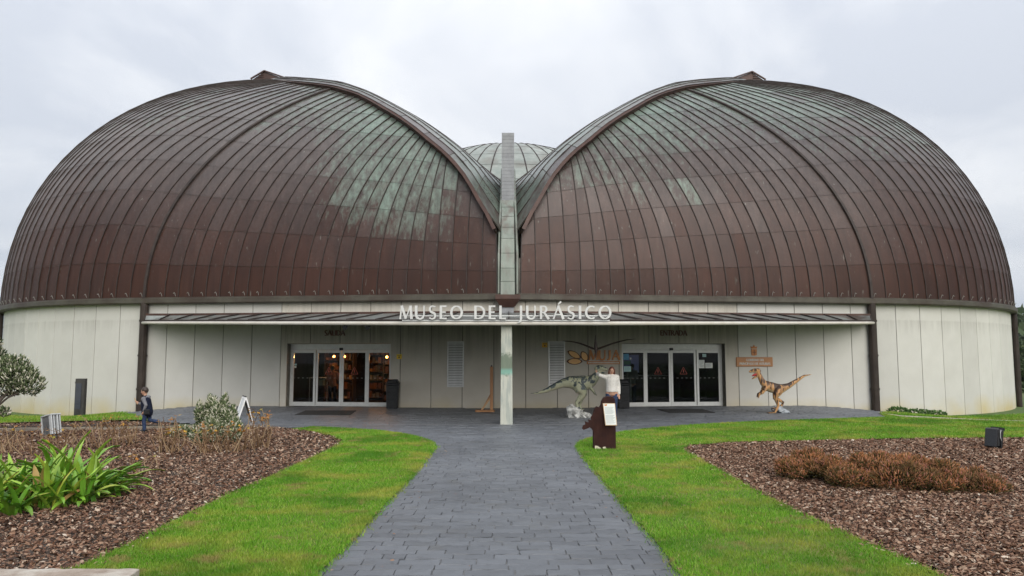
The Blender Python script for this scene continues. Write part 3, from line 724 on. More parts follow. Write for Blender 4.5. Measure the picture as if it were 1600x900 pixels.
# pillar in front
pm = MB(); pm.box(-.165, .165, -.165, .165, 0, 2.72, taper=.022)
pil = tag(pm.build('support_pillar', None, bevel=.012), 'square weathered pillar with green copper stains holding up the canopy front', 'pillar'); pil.location = (-.06, 20.28, -.02)
m = bpy.data.materials.new('stained_pillar'); m.use_nodes = True; nt = m.node_tree; p = nt.nodes['Principled BSDF']
tc = nd(nt, 'ShaderNodeTexCoord'); xyz = nd(nt, 'ShaderNodeSeparateXYZ', {0: tc.outputs['Object']})
n = nd(nt, 'ShaderNodeTexNoise', {'Vector': tc.outputs['Object'], 'Scale': 5.0, 'Detail': 8.0, 'Roughness': .7})
mp = nd(nt, 'ShaderNodeMapping', {'Vector': tc.outputs['Object'], 'Scale': (9, 9, 1.2)}); n2 = nd(nt, 'ShaderNodeTexNoise', {'Vector': mp.outputs[0], 'Scale': 1.6, 'Detail': 6.0})
base = nd(nt, 'ShaderNodeMix', {0: n.outputs[0], 6: (.38, .40, .33, 1), 7: (.60, .60, .53, 1)}, data_type='RGBA').outputs[2]
k = nd(nt, 'ShaderNodeMapRange', {0: n2.outputs[0], 1: .45, 2: .6, 3: 0, 4: .6}); base = nd(nt, 'ShaderNodeMix', {0: k.outputs[0], 6: base, 7: (.27, .31, .29, 1)}, data_type='RGBA').outputs[2]
bz = nd(nt, 'ShaderNodeMath', {0: xyz.outputs[2], 1: 1.62}, operation='SUBTRACT'); ba = nd(nt, 'ShaderNodeMath', {0: bz.outputs[0]}, operation='ABSOLUTE')
bk = nd(nt, 'ShaderNodeMath', {0: n.outputs[0], 1: .75, 2: -.1}, operation='MULTIPLY_ADD'); bd = nd(nt, 'ShaderNodeMath', {0: bk.outputs[0], 1: ba.outputs[0]}, operation='SUBTRACT')
bm_ = nd(nt, 'ShaderNodeMapRange', {0: bd.outputs[0], 1: -.02, 2: .06, 3: 0, 4: .85})
base = nd(nt, 'ShaderNodeMix', {0: bm_.outputs[0], 6: base, 7: (.11, .15, .10, 1)}, data_type='RGBA').outputs[2]
tz = nd(nt, 'ShaderNodeMath', {0: xyz.outputs[2], 1: 1.40}, operation='SUBTRACT'); ta = nd(nt, 'ShaderNodeMath', {0: tz.outputs[0]}, operation='ABSOLUTE'); td = nd(nt, 'ShaderNodeMapRange', {0: ta.outputs[0], 1: .03, 2: .11, 3: .8, 4: 0})
base = nd(nt, 'ShaderNodeMix', {0: td.outputs[0], 6: base, 7: (.20, .42, .34, 1)}, data_type='RGBA').outputs[2]
nt.links.new(base, p.inputs['Base Color']); p.inputs['Roughness'].default_value = .7; pil.data.materials.append(m)

# ------------------------------------------------------------------ lettering: capitals drawn stroke by stroke
def arc(cx, cy, rx, ry, a0, a1, n=10): return [(cx+rx*math.cos(R_(a0+(a1-a0)*i/n)), cy+ry*math.sin(R_(a0+(a1-a0)*i/n))) for i in range(n+1)]
T, t_ = .155, .085
GL = {
 'M': (.92, [([(.04, 0), (.12, 1)], [.11, .075]), ([(.12, 1), (.45, .04)], [.16, .15]), ([(.45, .04), (.78, 1)], [.075, .08]), ([(.78, 1), (.87, 0)], [.15, .18])]),
 'U': (.80, [([(.08, 1), (.08, .36)]+arc(.37, .34, .29, .32, 180, 360)+[(.66, .36), (.66, 1)], [T*1.1]*2+[T]*4+[t_*1.4]*5+[t_]*2+[t_, t_*1.1])]),
 'S': (.60, [([(.50, .93)]+arc(.29, .74, .20, .235, 60, 250, 8)+[(.32, .47)]+arc(.27, .25, .22, .235, 70, -130, 9)+[(.04, .09)], [.07]+[.085]*3+[.12]*4+[.15]*6+[.12]*3+[.09]*5+[.07])]),
 'E': (.58, [([(.10, 0), (.10, 1)], [T*1.08, T*1.05]), ([(.10, .955), (.50, .955)], [.085, .11]), ([(.10, .52), (.45, .52)], [.08, .10]), ([(.10, .045), (.53, .045)], [.085, .115])]),
 'O': (.98, [(arc(.47, .5, .39, .455, 90, 450, 28), [t_+(T-t_)*abs(math.cos(R_(90+360*i/28))) for i in range(29)])]),
 'D': (.86, [([(.10, 0), (.10, 1)], [T]*2), ([(.10, .95), (.32, .95)]+arc(.32, .5, .42, .45, 90, -90, 12)+[(.10, .05)], [.085]*2+[.085+.07*math.sin(math.pi*i/12) for i in range(13)]+[.085])]),
 'L': (.56, [([(.10, 0), (.10, 1)], [T*1.05]*2), ([(.10, .045), (.50, .045)], [.09, .12])]),
 'J': (.44, [([(.27, 1), (.27, .05), (.25, -.10), (.18, -.20), (.05, -.25)], [T*1.05, T, T*.9, T*.7, .06])]),
 'R': (.76, [([(.10, 0), (.10, 1)], [T]*2), ([(.10, .955), (.28, .955)]+arc(.30, .735, .20, .22, 90, -90, 8)+[(.12, .51)], [.085]*2+[.085+.06*math.sin(math.pi*i/8) for i in range(9)]+[.08]), ([(.30, .52), (.68, 0)], [.13, .17])]),
 'A': (.86, [([(.05, 0), (.42, .99)], [.10, .085]), ([(.40, 1), (.79, 0)], [.15, .17]), ([(.20, .33), (.64, .33)], [.08, .08])]),
 'I': (.32, [([(.15, 0), (.15, 1)], [T*1.08, T*1.08])]),
 'C': (.80, [([(.70, .88)]+arc(.47, .5, .39, .455, 62, 298, 18)+[(.70, .12)], [.10]+[t_+(T-t_)*abs(math.cos(R_(62+236*i/18))) for i in range(19)]+[.07])]),
 'N': (.90, [([(.10, 0), (.10, 1)], [.10, .08]), ([(.10, .98), (.78, .04)], [.15, .15]), ([(.78, 0), (.78, 1)], [.08, .10])]),
 'T': (.70, [([(.35, 0), (.35, 1)], [T]*2), ([(.04, .955), (.66, .955)], [.10, .10])]),
 'B': (.68, [([(.10, 0), (.10, 1)], [T]*2), ([(.10, .955), (.26, .955)]+arc(.30, .745, .17, .21, 90, -90, 8)+[(.12, .53)], [.08]*2+[.09]*9+[.08]), ([(.12, .53), (.30, .53)]+arc(.32, .29, .22, .245, 90, -90, 8)+[(.10, .045)], [.08]*2+[.10]*9+[.08])]),
 'G': (.86, [([(.70, .88)]+arc(.47, .5, .39, .455, 62, 310, 18), [.10]+[t_+(T-t_)*abs(math.cos(R_(62+248*i/18))) for i in range(19)]), ([(.72, .05), (.72, .44)], [.14, .14])]),
 'P': (.66, [([(.10, 0), (.10, 1)], [T]*2), ([(.10, .955), (.28, .955)]+arc(.30, .72, .21, .235, 90, -90, 8)+[(.12, .48)], [.085]*2+[.085+.06*math.sin(math.pi*i/8) for i in range(9)]+[.08])]),
}
def glyph(mb, ch, x, y, h, fn, d0, d1, wk=1.22, acc=False):
    wd, strokes = GL[ch]; strokes = list(strokes)
    if acc: strokes.append(([(.40, 1.10), (.62, 1.30)], [.07, .12]))
    for si, (pts, ws) in enumerate(strokes):
        P = [Vector((x+px*h, y+py*h)) for px, py in pts]; L, Rr = [], []
        for i, p in enumerate(P):
            d = (P[min(i+1, len(P)-1)]-P[max(i-1, 0)]).normalized(); n = Vector((-d.y, d.x))*ws[i]*wk*h/2
            L.append(p+n); Rr.append(p-n)
        e = si*.0009; n = len(P); v = []
        for dd in (d0-e, d1): v += [fn(q.x, q.y, dd) for q in L]+[fn(q.x, q.y, dd) for q in Rr]
        f = []
        for i in range(n-1):
            f += [(i, i+1, n+i+1, n+i), (2*n+i, 3*n+i, 3*n+i+1, 2*n+i+1), (i, 2*n+i, 2*n+i+1, i+1), (n+i, n+i+1, 3*n+i+1, 3*n+i)]
        f += [(0, n, 3*n, 2*n), (n-1, 3*n-1, 4*n-1, 2*n-1)]
        mb.add(v, f)
    return wd*h
def text_width(s, h, sp=.0, gap=.38): return sum((gap if c == ' ' else GL['A' if c == 'Á' else c][0])*h+sp for c in s)-sp
def write(s, x, z, h, fn, d0, d1, m, parent, name='letter', width=None, small=None, joined=None, wk=1.22):
    sp = 0.0
    if width is not None:
        w0 = text_width(s, h); sp = (width-w0)/max(1, len(s)-1)
    jm = MB() if joined else None
    for c in s:
        if c == ' ': x += .38*h+sp; continue
        mb = jm if joined else MB()
        adv = glyph(mb, 'A' if c == 'Á' else c, x, z, h, fn, d0, d1, wk, c == 'Á')
        if not joined: mb.build(name, m, parent, fix=True)
        x += adv+sp
    if joined: return jm.build(joined, m, parent, fix=True)
SIGNW = mat('white_metal_letter', (.56, .56, .55), (.64, .64, .62), 6, .45)
sg = thing('museum_sign', 'large white metal capitals reading museo del jurásico standing on the canopy edge', 'sign', (0, 19.86, 2.72))
x0 = at(625, 500, 19.86).x; x1 = at(956, 500, 19.86).x
write('MUSEO DEL JURÁSICO', x0, .04, .355, lambda u, v, d: (u, d, v), -.05, .03, SIGNW, sg, width=x1-x0, wk=1.1)
sg2 = MB(); sg2.box(x0+.05, x1-.05, .035, .055, .12, .145); sg2.box(x0+.05, x1-.05, .036, .056, .0, .025)
for k in range(12):
    x = x0+.2+k*(x1-x0-.4)/11; sg2.bar((x, .05, .13), (x, .22, .02), .02); 
sg2.build('letter_rail', ALU, sg)

def wsign(name, label, sx, a, z, depth=0.0):
    M = wall_frame(sx, a); e = thing(name, label, 'sign'); e.location = M.translation+Vector((0, 0, z))
    e.rotation_euler = (0, 0, math.atan2(M[1][0], M[0][0])); return e
BROWNL = mat('brown_metal_letter', (.11, .04, .03), (.15, .06, .045), 5, .5)
fnw = lambda u, v, d: (u, d, v)
def a_of(sx, px, Y0=27.3):
    lo, hi = 0, 16
    for _ in range(40):
        m_ = (lo+hi)/2; b = base_pt(m_); X = sx*b[0]
        if (abs(X)/b[1]) < abs(px-CX)/ (F_PX*1.003): lo = m_
        else: hi = m_
    return lo
s1 = wsign('exit_sign', 'dark brown letters reading salida on the wall above the shop door', -1, a_of(-1, 505), at(0, 524, 27.2).z)
write('SALIDA', 0, 0, .19, fnw, -.03, -.001, BROWNL, s1, width=.78)
s2 = wsign('entrance_sign', 'dark brown letters reading entrada on the wall above the museum door', 1, a_of(1, 1034), at(0, 524, 27.2).z)
write('ENTRADA', 0, 0, .19, fnw, -.03, -.001, BROWNL, s2, width=1.02)

# orange emblem and MUJA
ORA = mat('orange_metal', (.46, .17, .045), (.56, .23, .07), 6, .5); ORL = mat('pale_orange_enamel', (.74, .40, .14), (.80, .48, .19), 6, .5); ORB = mat('rust_brown_edge', (.10, .035, .018))
mj = wsign('orange_emblem_sign', 'orange three lobed emblem and letters on the dark wall beside the entrance', 1, a_of(1, 887), at(0, 570, 27).z)
def lobe_poly(cx, cy, l, w_, ang, sc=1.0):
    pts = []
    for i in range(20):
        t = 2*math.pi*i/20; u = l*sc*math.cos(t); v_ = w_*sc*math.sin(t)*(1-.25*math.cos(t)**2)*(1 if abs(math.cos(t)) < .9 else .8)
        pts.append((cx+u*math.cos(ang)-v_*math.sin(ang), cy+u*math.sin(ang)+v_*math.cos(ang)))
    return pts
for cx, cy, l, w_, an in ((.27, .12, .255, .105, 0), (.26, .36, .245, .10, R_(-28)), (.63, .30, .18, .115, R_(-62))):
    b_ = MB().prism(lobe_poly(cx, cy, l, w_, an, 1.12), fnw, -.03, -.001).build('emblem_edge', ORB, mj, fix=True)
    MB().prism(lobe_poly(cx, cy, l, w_, an, .9), fnw, -.04, -.0305).build('emblem_face', ORL, b_, fix=True)
GL['j'] = (.46, [([(.30, 1), (.30, .22), (.24, .07), (.13, .02), (.02, .06)], [T*1.05, T, T*.9, T*.7, .07])])
write('MUjA', .80, .17, .35, fnw, -.045, -.001, ORA, mj, width=1.14, wk=1.4)
bar = MB().box(.72, 1.93, -.02, -.001, .02, .13).build('sign_bar', ORA, mj)
mb = MB()
for i in range(26): mb.box(.76+i*.044, .76+i*.044+.028, -.022, -.0202, .05, .10)
mb.build('printed_line', PAPER, bar, kind='stuff')
# government plate with a crest above it
gv = wsign('orange_plate_sign', 'orange plate with two lines of white capitals and small crest above it', 1, a_of(1, 1152), at(0, 573, 27.6).z)
pw = 1.42; pl = MB().box(0, pw, -.05, -.002, 0, .345).build('sign_plate', mat('orange_plate', (.42, .19, .075), (.47, .22, .09), 5, .5), gv, bevel=.012)
write('GOBIERNO DEL', .38, .20, .085, fnw, -.058, -.0505, PAPER, pl, width=.70, joined='lettering')
write('PRINCIPADO DE ASTURIAS', .12, .065, .085, fnw, -.058, -.0505, PAPER, pl, width=1.20, joined='lettering')
cr_ = MB().prism([(.61, .42), (.71, .40), (.81, .42), (.82, .64), (.60, .64)], fnw, -.03, -.002).prism([(.61, .66), (.81, .66), (.84, .74), (.76, .72), (.71, .80), (.66, .72), (.58, .74)], fnw, -.03, -.002).build('crest', ORA, gv, fix=True)
mb = MB(); mb.box(.70, .72, -.036, -.031, .44, .62); mb.box(.63, .79, -.035, -.0305, .52, .535); mb.build('crest_relief', ORB, cr_)
YEL = mat('yellow_sticker', (.85, .60, .04)); YEL2 = mat('ochre_sticker', (.72, .42, .04))
def sticker(sx, px, z, m, lab):
    e = wsign('wall_sticker', lab, sx, a_of(sx, px), z); p_ = MB().box(0, .19, -.012, -.001, 0, .17).build('sign_plate', m, e)
    mb = MB(); mb.box(.03, .16, -.014, -.0125, .12, .135); mb.box(.07, .12, -.014, -.0125, .04, .09); mb.build('printed_mark', ORB, p_)
sticker(-1, 618.5, at(0, 561, 27).z, YEL, 'square yellow notice on the wall right of the shop door'); sticker(1, 848, at(0, 543, 27).z, YEL2, 'square ochre notice on the wall beside the grey louvre vent')
# ------------------------------------------------------------------ ground
def inside(poly, x, y):
    poly = np.asarray(poly); r = np.zeros(len(x), bool); n = len(poly); j = n-1
    for i in range(n):
        xi, yi = poly[i]; xj, yj = poly[j]
        c = ((yi > y) != (yj > y)) & (x < (xj-xi)*(y-yi)/((yj-yi) if yj != yi else 1e-9)+xi); r ^= c; j = i
    return r
def G(*pts): return [gp(*p) for p in pts]
def smooth_poly(p, step=.12, jit=0.0, closed=True, seed=1):
    rr = random.Random(seed); out = []; n = len(p)
    for i in range(n if closed else n-1):
        a, b = Vector(p[i]), Vector(p[(i+1) % n]); k = max(1, int((b-a).length/step))
        for q in range(k):
            c = a+(b-a)*q/k; out.append((c.x+rr.uniform(-jit, jit), c.y+rr.uniform(-jit, jit)))
    return out
def sheet(name, poly, z, mat_, step=.7, bumps=0.0, parent=None, kind='structure', thick=0.0):
    poly = [Vector((x, y)) for x, y in poly]; xs = [p.x for p in poly]; ys = [p.y for p in poly]
    gx, gy = np.meshgrid(np.arange(min(xs), max(xs), step), np.arange(min(ys), max(ys), step))
    gx = gx.ravel()+rng.uniform(-.2, .2, gx.size)*step; gy = gy.ravel()+rng.uniform(-.2, .2, gy.size)*step
    pa = np.array([(p.x, p.y) for p in poly]); ins = inside(pa, gx, gy)
    pts = poly+[Vector((a, b)) for a, b in zip(gx[ins], gy[ins])]; n = len(poly)
    vv, _, ff, *_r = geometry.delaunay_2d_cdt(pts, [(i, (i+1) % n) for i in range(n)], [list(range(n))], 1, 1e-4)
    vs = [(p.x, p.y, gz1(p.x, p.y)+z+(rg.uniform(-bumps, bumps) if i >= n else 0)) for i, p in enumerate(vv)]
    mb = MB(); mb.add(vs, [tuple(f) for f in ff])
    o = mb.build(name, mat_, parent, smooth=True, kind=kind)
    bm = bmesh.new(); bm.from_mesh(o.data)
    for f in bm.faces:
        if f.normal.z < 0: f.normal_flip()
    bm.to_mesh(o.data); bm.free(); return o
SOIL = mat('dark_soil', (.035, .024, .017), (.075, .052, .036), 5, .9, .5, 18)
TURF = mat('turf_soil', (.08, .14, .014), (.13, .18, .022), 2.0, .9, .6, 30, c3=(.20, .18, .05), s3=.9)
GRASSFAR = mat('meadow', (.06, .11, .02), (.09, .14, .03), .2, .9, c3=(.12, .12, .05), s3=.05)
# wide terrain sheet
xs = np.concatenate([np.linspace(-900, -40, 24), np.linspace(-36, 36, 49), np.linspace(40, 900, 24)]); ys = np.concatenate([np.linspace(-300, 0, 8), np.linspace(2, 60, 50), np.linspace(70, 900, 24)])
gx, gy = np.meshgrid(xs, ys, indexing='ij'); z = gz(gx, gy)-.05-np.clip(gy-75, 0, None)*.02-np.clip(np.abs(gx)-50, 0, None)*.01
v = np.stack([gx, gy, z], -1).reshape(-1, 3); nx_, ny_ = len(xs), len(ys)
i, j = np.meshgrid(np.arange(nx_-1), np.arange(ny_-1), indexing='ij'); a = (i*ny_+j).ravel()
link('ground', np_mesh('ground', v, quads=np.stack([a, a+ny_, a+ny_+1, a+1], 1), smooth=True), GRASSFAR, kind='structure')

# outlines on the ground
PATH_L = G((486, 915), (492, 897), (521, 871), (556, 836), (585, 802), (625, 762), (651, 733), (670, 708), (677, 699))
CURVE_L = G((674, 692), (663, 687), (645, 682), (620, 677.5), (590, 674), (545, 670.8), (490, 668), (440, 666.5))
PATH_R = G((1078, 915), (1068, 900), (1040, 860), (1000, 814), (960, 767), (930, 732), (910, 706), (905, 698))
CURVE_R = G((907, 692), (918, 687), (940, 682), (975, 676), (1015, 671), (1060, 667), (1130, 662.5), (1200, 659.3), (1300, 656), (1392, 653))
def wall_xy(X): sx = 1 if X > 0 else -1; return (X, min(28.6, 26.5+.14*abs(X))+.05)
plazaL = G((380, 664), (300, 660.5), (240, 657))+[(-13.9, 27.0), (-13.95, 28.4)]
plazaR = [(14.3, 26.2), (14.2, 28.5)]
PAVE = PATH_L+CURVE_L+plazaL+[wall_xy(x) for x in (-9, -4, 0, 4, 9)]+plazaR[::-1]+CURVE_R[::-1]+PATH_R[::-1]
MUL_L_EDGE = G((60, 915), (100, 896), (125, 889), (200, 855), (280, 814), (360, 774), (430, 744), (495, 714), (528, 698), (537, 690), (522, 682), (490, 675), (460, 671))
OV = .03
LAWN_L = MUL_L_EDGE+[(x, y+OV) for x, y in CURVE_L[::-1][1:]]+[(x+OV, y) for x, y in PATH_L[::-1]]
MUL_R_EDGE = G((1490, 915), (1460, 898), (1350, 849), (1250, 804), (1180, 769), (1110, 728), (1075, 709), (1066, 702), (1078, 697), (1150, 692), (1300, 688.5), (1450, 686), (1700, 685))
STRIP_IN = G((1380, 646.5), (1410, 652.5), (1600, 658), (1720, 661))
LAWN_R = MUL_R_EDGE+[(19, 19.5)]+STRIP_IN[::-1]+[CURVE_R[-1]]+[(x, y+OV) for x, y in CURVE_R[::-1]]+[(x-OV, y) for x, y in PATH_R[::-1]]
MULCH_L = [(-15.5, 4.2), (-4.0, 4.2)]+MUL_L_EDGE+G((440, 668.5), (300, 669), (200, 671), (80, 673), (-60, 676))+[(-15.5, 16.0)]
MULCH_L2 = G((-60, 668), (60, 666.5), (200, 665), (290, 664), (250, 659.5), (160, 658.5), (60, 660), (-60, 663))
DIRT = G((-60, 677), (80, 674), (200, 672), (300, 670), (450, 668.6), (440, 666.8), (380, 664.4), (290, 664.2), (200, 665.5), (60, 667), (-60, 669))
MULCH_R = MUL_R_EDGE+[(19, 15.8), (19, 4.2), (4.5, 4.2)]
LAWN_BR = G((1376, 645), (1410, 649.3), (1600, 654), (1720, 657))+[(25.5, 24), (25.5, 33)]+[(x, 27.7+(max(0, x-14)**2)*.042) for x in (24, 22, 20, 18, 16, 14.3)]
LAWN_BL = MULCH_L2[4:][::-1][0:1]+G((-60, 661.5), (60, 658.5), (160, 657.2), (235, 656.5))+[(-14.0, 27.0), (-14.0, 28.4)]+[(-x, 27.7+(max(0, x-14)**2)*.042) for x in (16, 18, 20, 22, 24)]+[(-25, 24)]
LAWN_BL = LAWN_BL[1:]
sheet('mulch_bed', smooth_poly(MULCH_L, .25, .01), .0, SOIL, .5, .012); sheet('mulch_bed', smooth_poly(MULCH_R, .25, .01), .0, SOIL, .5, .012); sheet('mulch_bed', smooth_poly(MULCH_L2, .3), .0, SOIL, .8)
DIRTM = mat('sandy_path', (.17, .135, .095), (.25, .205, .15), 3, .95, .4, 40, c3=(.11, .09, .06), s3=1.4)
sheet('dirt_path', smooth_poly(DIRT, .3, .02), -.004, DIRTM, .7, .005)
lawns = [sheet('lawn', smooth_poly(p, .09, .026, seed=k), .018, TURF, .6, .008) for k, p in enumerate((LAWN_L, LAWN_R, LAWN_BR, LAWN_BL))]
STRIP = STRIP_IN+G((1720, 657), (1600, 654), (1410, 649.3), (1372, 643.5))
sheet('concrete_strip', smooth_poly(STRIP, .3), .03, mat('sandy_concrete', (.34, .29, .21), (.44, .39, .30), 3, .9), .8)

# ------------------------------------------------------------------ paving of split slate blocks
JOINTM = mat('paving_joint', (.13, .132, .135), (.22, .22, .22), 7, .9, .3, 40)
pave = sheet('paved_path', PAVE, -.012, JOINTM, 1.0)
SLATE = bpy.data.materials.new('slate_block'); SLATE.use_nodes = True; nt = SLATE.node_tree; p = nt.nodes['Principled BSDF']
tc = nd(nt, 'ShaderNodeTexCoord'); geo = nd(nt, 'ShaderNodeNewGeometry')
at_ = nd(nt, 'ShaderNodeAttribute', attribute_name='tone'); oi = nd(nt, 'ShaderNodeObjectInfo')
n = nd(nt, 'ShaderNodeTexNoise', {'Vector': geo.outputs['Position'], 'Scale': 7.0, 'Detail': 8.0, 'Roughness': .7})
n2 = nd(nt, 'ShaderNodeTexNoise', {'Vector': geo.outputs['Position'], 'Scale': .55, 'Detail': 4.0})
rv = nd(nt, 'ShaderNodeMath', {0: oi.outputs['Random'], 1: at_.outputs['Fac']}, operation='ADD'); rf = nd(nt, 'ShaderNodeMath', {0: rv.outputs[0], 1: 1.0}, operation='MODULO')
c = nd(nt, 'ShaderNodeMix', {0: n.outputs[0], 6: (.098, .108, .124, 1), 7: (.162, .171, .187, 1)}, data_type='RGBA').outputs[2]
k1 = nd(nt, 'ShaderNodeMapRange', {0: rf.outputs[0], 1: 0, 2: 1, 3: .86, 4: 1.13}); k2 = nd(nt, 'ShaderNodeMapRange', {0: n2.outputs[0], 1: .3, 2: .7, 3: .82, 4: 1.15})
k = nd(nt, 'ShaderNodeMath', {0: k1.outputs[0], 1: k2.outputs[0]}, operation='MULTIPLY')
c = nd(nt, 'ShaderNodeVectorMath', {0: c, 'Scale': k.outputs[0]}, operation='SCALE').outputs[0]
n5 = nd(nt, 'ShaderNodeTexNoise', {'Vector': geo.outputs['Position'], 'Scale': 1.7, 'Detail': 7.0, 'Roughness': .7}); k5 = nd(nt, 'ShaderNodeMapRange', {0: n5.outputs[0], 1: .55, 2: .72, 3: 0, 4: .5})
c = nd(nt, 'ShaderNodeMix', {0: k5.outputs[0], 6: c, 7: (.105, .10, .085, 1)}, data_type='RGBA').outputs[2]
nt.links.new(c, p.inputs['Base Color'])
ro = nd(nt, 'ShaderNodeMapRange', {0: n.outputs[0], 1: .3, 2: .7, 3: .38, 4: .6}); nt.links.new(ro.outputs[0], p.inputs['Roughness'])
mpb = nd(nt, 'ShaderNodeMapping', {'Vector': geo.outputs['Position'], 'Scale': (10, 26, 10)})
nb = nd(nt, 'ShaderNodeTexNoise', {'Vector': mpb.outputs[0], 'Scale': 1.4, 'Detail': 7.0, 'Roughness': .65}); b = nd(nt, 'ShaderNodeBump', {'Height': nb.outputs[0], 'Strength': .5, 'Distance': .012}); nt.links.new(b.outputs[0], p.inputs['Normal'])
def scan(poly, y):
    xs = []; n = len(poly)
    for i in range(n):
        (x0, y0), (x1, y1) = poly[i], poly[(i+1) % n]
        if (y0 > y) != (y1 > y): xs.append(x0+(x1-x0)*(y-y0)/(y1-y0))
    xs.sort(); return list(zip(xs[::2], xs[1::2]))
blocks = []; y = 4.62; row = 0; rp = random.Random(5)
while y < 28.4:
    dy = rp.choice([.155, .165, .18, .17]) if y < 15 else .19
    for x0, x1 in scan(PAVE, y+dy/2):
        x = x0-rp.uniform(.0, .25)
        while x < x1:
            wd = rp.choice([.20, .26, .31, .36, .42]) if y < 15 else rp.choice([.3, .38, .46])
            a, b = max(x, x0), min(x+wd, x1)
            if b-a > .05: blocks.append((a, b, y, y+dy))
            x += wd
    y += dy; row += 1
variants = []
for k in range(7):                           # unit block, split face: uneven top, chipped edge
    bm = bmesh.new(); vs = []
    r = random.Random(50+k); top = []
    N = 4
    for (u, v_) in [(-.5, -.5), (-.17, -.5), (.17, -.5), (.5, -.5), (.5, 0), (.5, .5), (.17, .5), (-.17, .5), (-.5, .5), (-.5, 0)]:
        vs.append((u+r.uniform(-.008, .008), v_+r.uniform(-.03, .03), -1))
    n = len(vs); v = vs+[(a*.975+r.uniform(-.012, .012), b*.955+r.uniform(-.04, .04), r.uniform(-.12, .08)) for a, b, _ in vs]+[(r.uniform(-.1, .1), r.uniform(-.1, .1), r.uniform(-.05, .1))]
    f = [(i, (i+1) % n, n+(i+1) % n, n+i) for i in range(n)]+[(n+i, n+(i+1) % n, 2*n) for i in range(n)]
    me = bpy.data.meshes.new('paver'); me.from_pydata(v, [], f); me.materials.append(SLATE); me.update(); variants.append((me, v, f))
blocks.sort(key=lambda q: q[2]); mass = MB(); tone = []
for idx, (a, b, y0, y1) in enumerate(blocks):
    me, v, f = variants[rp.randrange(7)]; cx, cy = (a+b)/2, (y0+y1)/2; z = gz1(cx, cy)+rp.uniform(-.0035, .0035); hx, hy = (b-a-.007), (y1-y0-.006)
    if idx < 298:
        o = bpy.data.objects.new('paver', me); COL.objects.link(o); o.parent = pave; o.location = (cx, cy, z); o.scale = (hx, hy, .02); o.rotation_euler = (rp.gauss(0, .008), rp.gauss(0, .008), 0)
    else:
        s = 1 if rp.random() < .5 else -1
        mass.add([(cx+p_[0]*hx*s, cy+p_[1]*hy*s, z+p_[2]*.02) for p_ in v], f); tone += [rp.random()]*len(v)
o = mass.build('pavers', SLATE, pave, kind='stuff'); fattr(o.data, 'tone', tone)
# pale joint line under the canopy edge
adopt_line = sheet('paving_joint_line', [(-8.6, 19.98), (3.4, 19.98), (3.4, 20.03), (-8.6, 20.03)], .006, mat('pale_joint', (.30, .30, .31), (.38, .38, .38), 5, .8), 1.0)
bpy.data.objects[adopt_line.name].parent = pave

# ------------------------------------------------------------------ grass, bark chips
def scatter(poly, n, power=1.0, y0=None):
    P = np.asarray(poly); lo, hi = P.min(0), P.max(0); X, Y = [], []; got = 0
    while got < n:
        m = n*2; x = rng.uniform(lo[0], hi[0], m); y = rng.uniform(lo[1], hi[1], m)
        d = np.hypot(x, y); keep = rng.random(m) < np.clip((5.2/np.maximum(d, 5.2))**power, 0, 1)
        px = CX+F_PX*x/np.maximum(y, .1); keep &= (px > -80) & (px < 1690) & (y > 4.3)
        keep[keep] &= inside(P, x[keep], y[keep]); X.append(x[keep]); Y.append(y[keep]); got += keep.sum()
    return np.concatenate(X)[:n], np.concatenate(Y)[:n]
GRASS = ramp_island('grass_blade', [(0, (.085, .22, .012)), (.35, (.14, .34, .018)), (.7, (.205, .42, .03)), (.93, (.30, .43, .06)), (1, (.46, .42, .17))], .55, .3, .25,
                    patch=[((.42, .39, .075), 1.0, .48, .64, .7), ((.06, .20, .008), .6, .48, .62, .75), ((.33, .25, .10), 2.6, .57, .68, .8)])
gv_, gt_ = [], []; off = 0
gparts = []
for poly, n, hgt, pw in ((LAWN_L, 130000, .030, 1.2), (LAWN_R, 170000, .032, 1.2), (LAWN_BR, 22000, .05, .6), (LAWN_BL, 16000, .05, .6)):
    x, y = scatter(smooth_poly(poly, .3, 0), n, pw); d = np.hypot(x, y); m = len(x)
    h = hgt*rng.uniform(.5, 1.3, m)*(1+.012*d); wd = rng.uniform(.0022, .0044, m)*(1+.14*np.maximum(d-5, 0)); an = rng.uniform(0, 2*math.pi, m); le = rng.uniform(.1, .9, m)*h; la = rng.uniform(0, 2*math.pi, m)
    z = gz(x, y)+.014; cxn, syn = np.cos(an)*wd, np.sin(an)*wd
    b0 = np.stack([x-cxn, y-syn, z], 1); b1 = np.stack([x+cxn, y+syn, z], 1); tp = np.stack([x+np.cos(la)*le, y+np.sin(la)*le, z+h], 1)
    gv_.append(np.stack([b0, b1, tp], 1).reshape(-1, 3)); gt_.append(np.arange(m*3).reshape(-1, 3)+off); off += m*3
for poly in (LAWN_L, LAWN_R):
    e = np.array(smooth_poly(poly, .012, 0)); e = e[(e[:, 1] > 4.4) & (np.abs(e[:, 0]) < 14)]; e = np.repeat(e, 3, 0); m = len(e)
    x = e[:, 0]+rng.normal(0, .035, m); y = e[:, 1]+rng.normal(0, .035, m); d = np.hypot(x, y)
    h = .034*rng.uniform(.5, 1.5, m); wd = rng.uniform(.002, .004, m)*(1+.14*np.maximum(d-5, 0)); an = rng.uniform(0, 6.28, m); la = rng.uniform(0, 6.28, m); le = h*rng.uniform(.3, 1.3, m); z = gz(x, y)+.004
    b0 = np.stack([x-np.cos(an)*wd, y-np.sin(an)*wd, z], 1); b1 = np.stack([x+np.cos(an)*wd, y+np.sin(an)*wd, z], 1); tp = np.stack([x+np.cos(la)*le, y+np.sin(la)*le, z+h], 1)
    gv_.append(np.stack([b0, b1, tp], 1).reshape(-1, 3)); gt_.append(np.arange(m*3).reshape(-1, 3)+off); off += m*3
link('grass', np_mesh('grass', np.concatenate(gv_), tris=np.concatenate(gt_)), GRASS, kind='stuff')
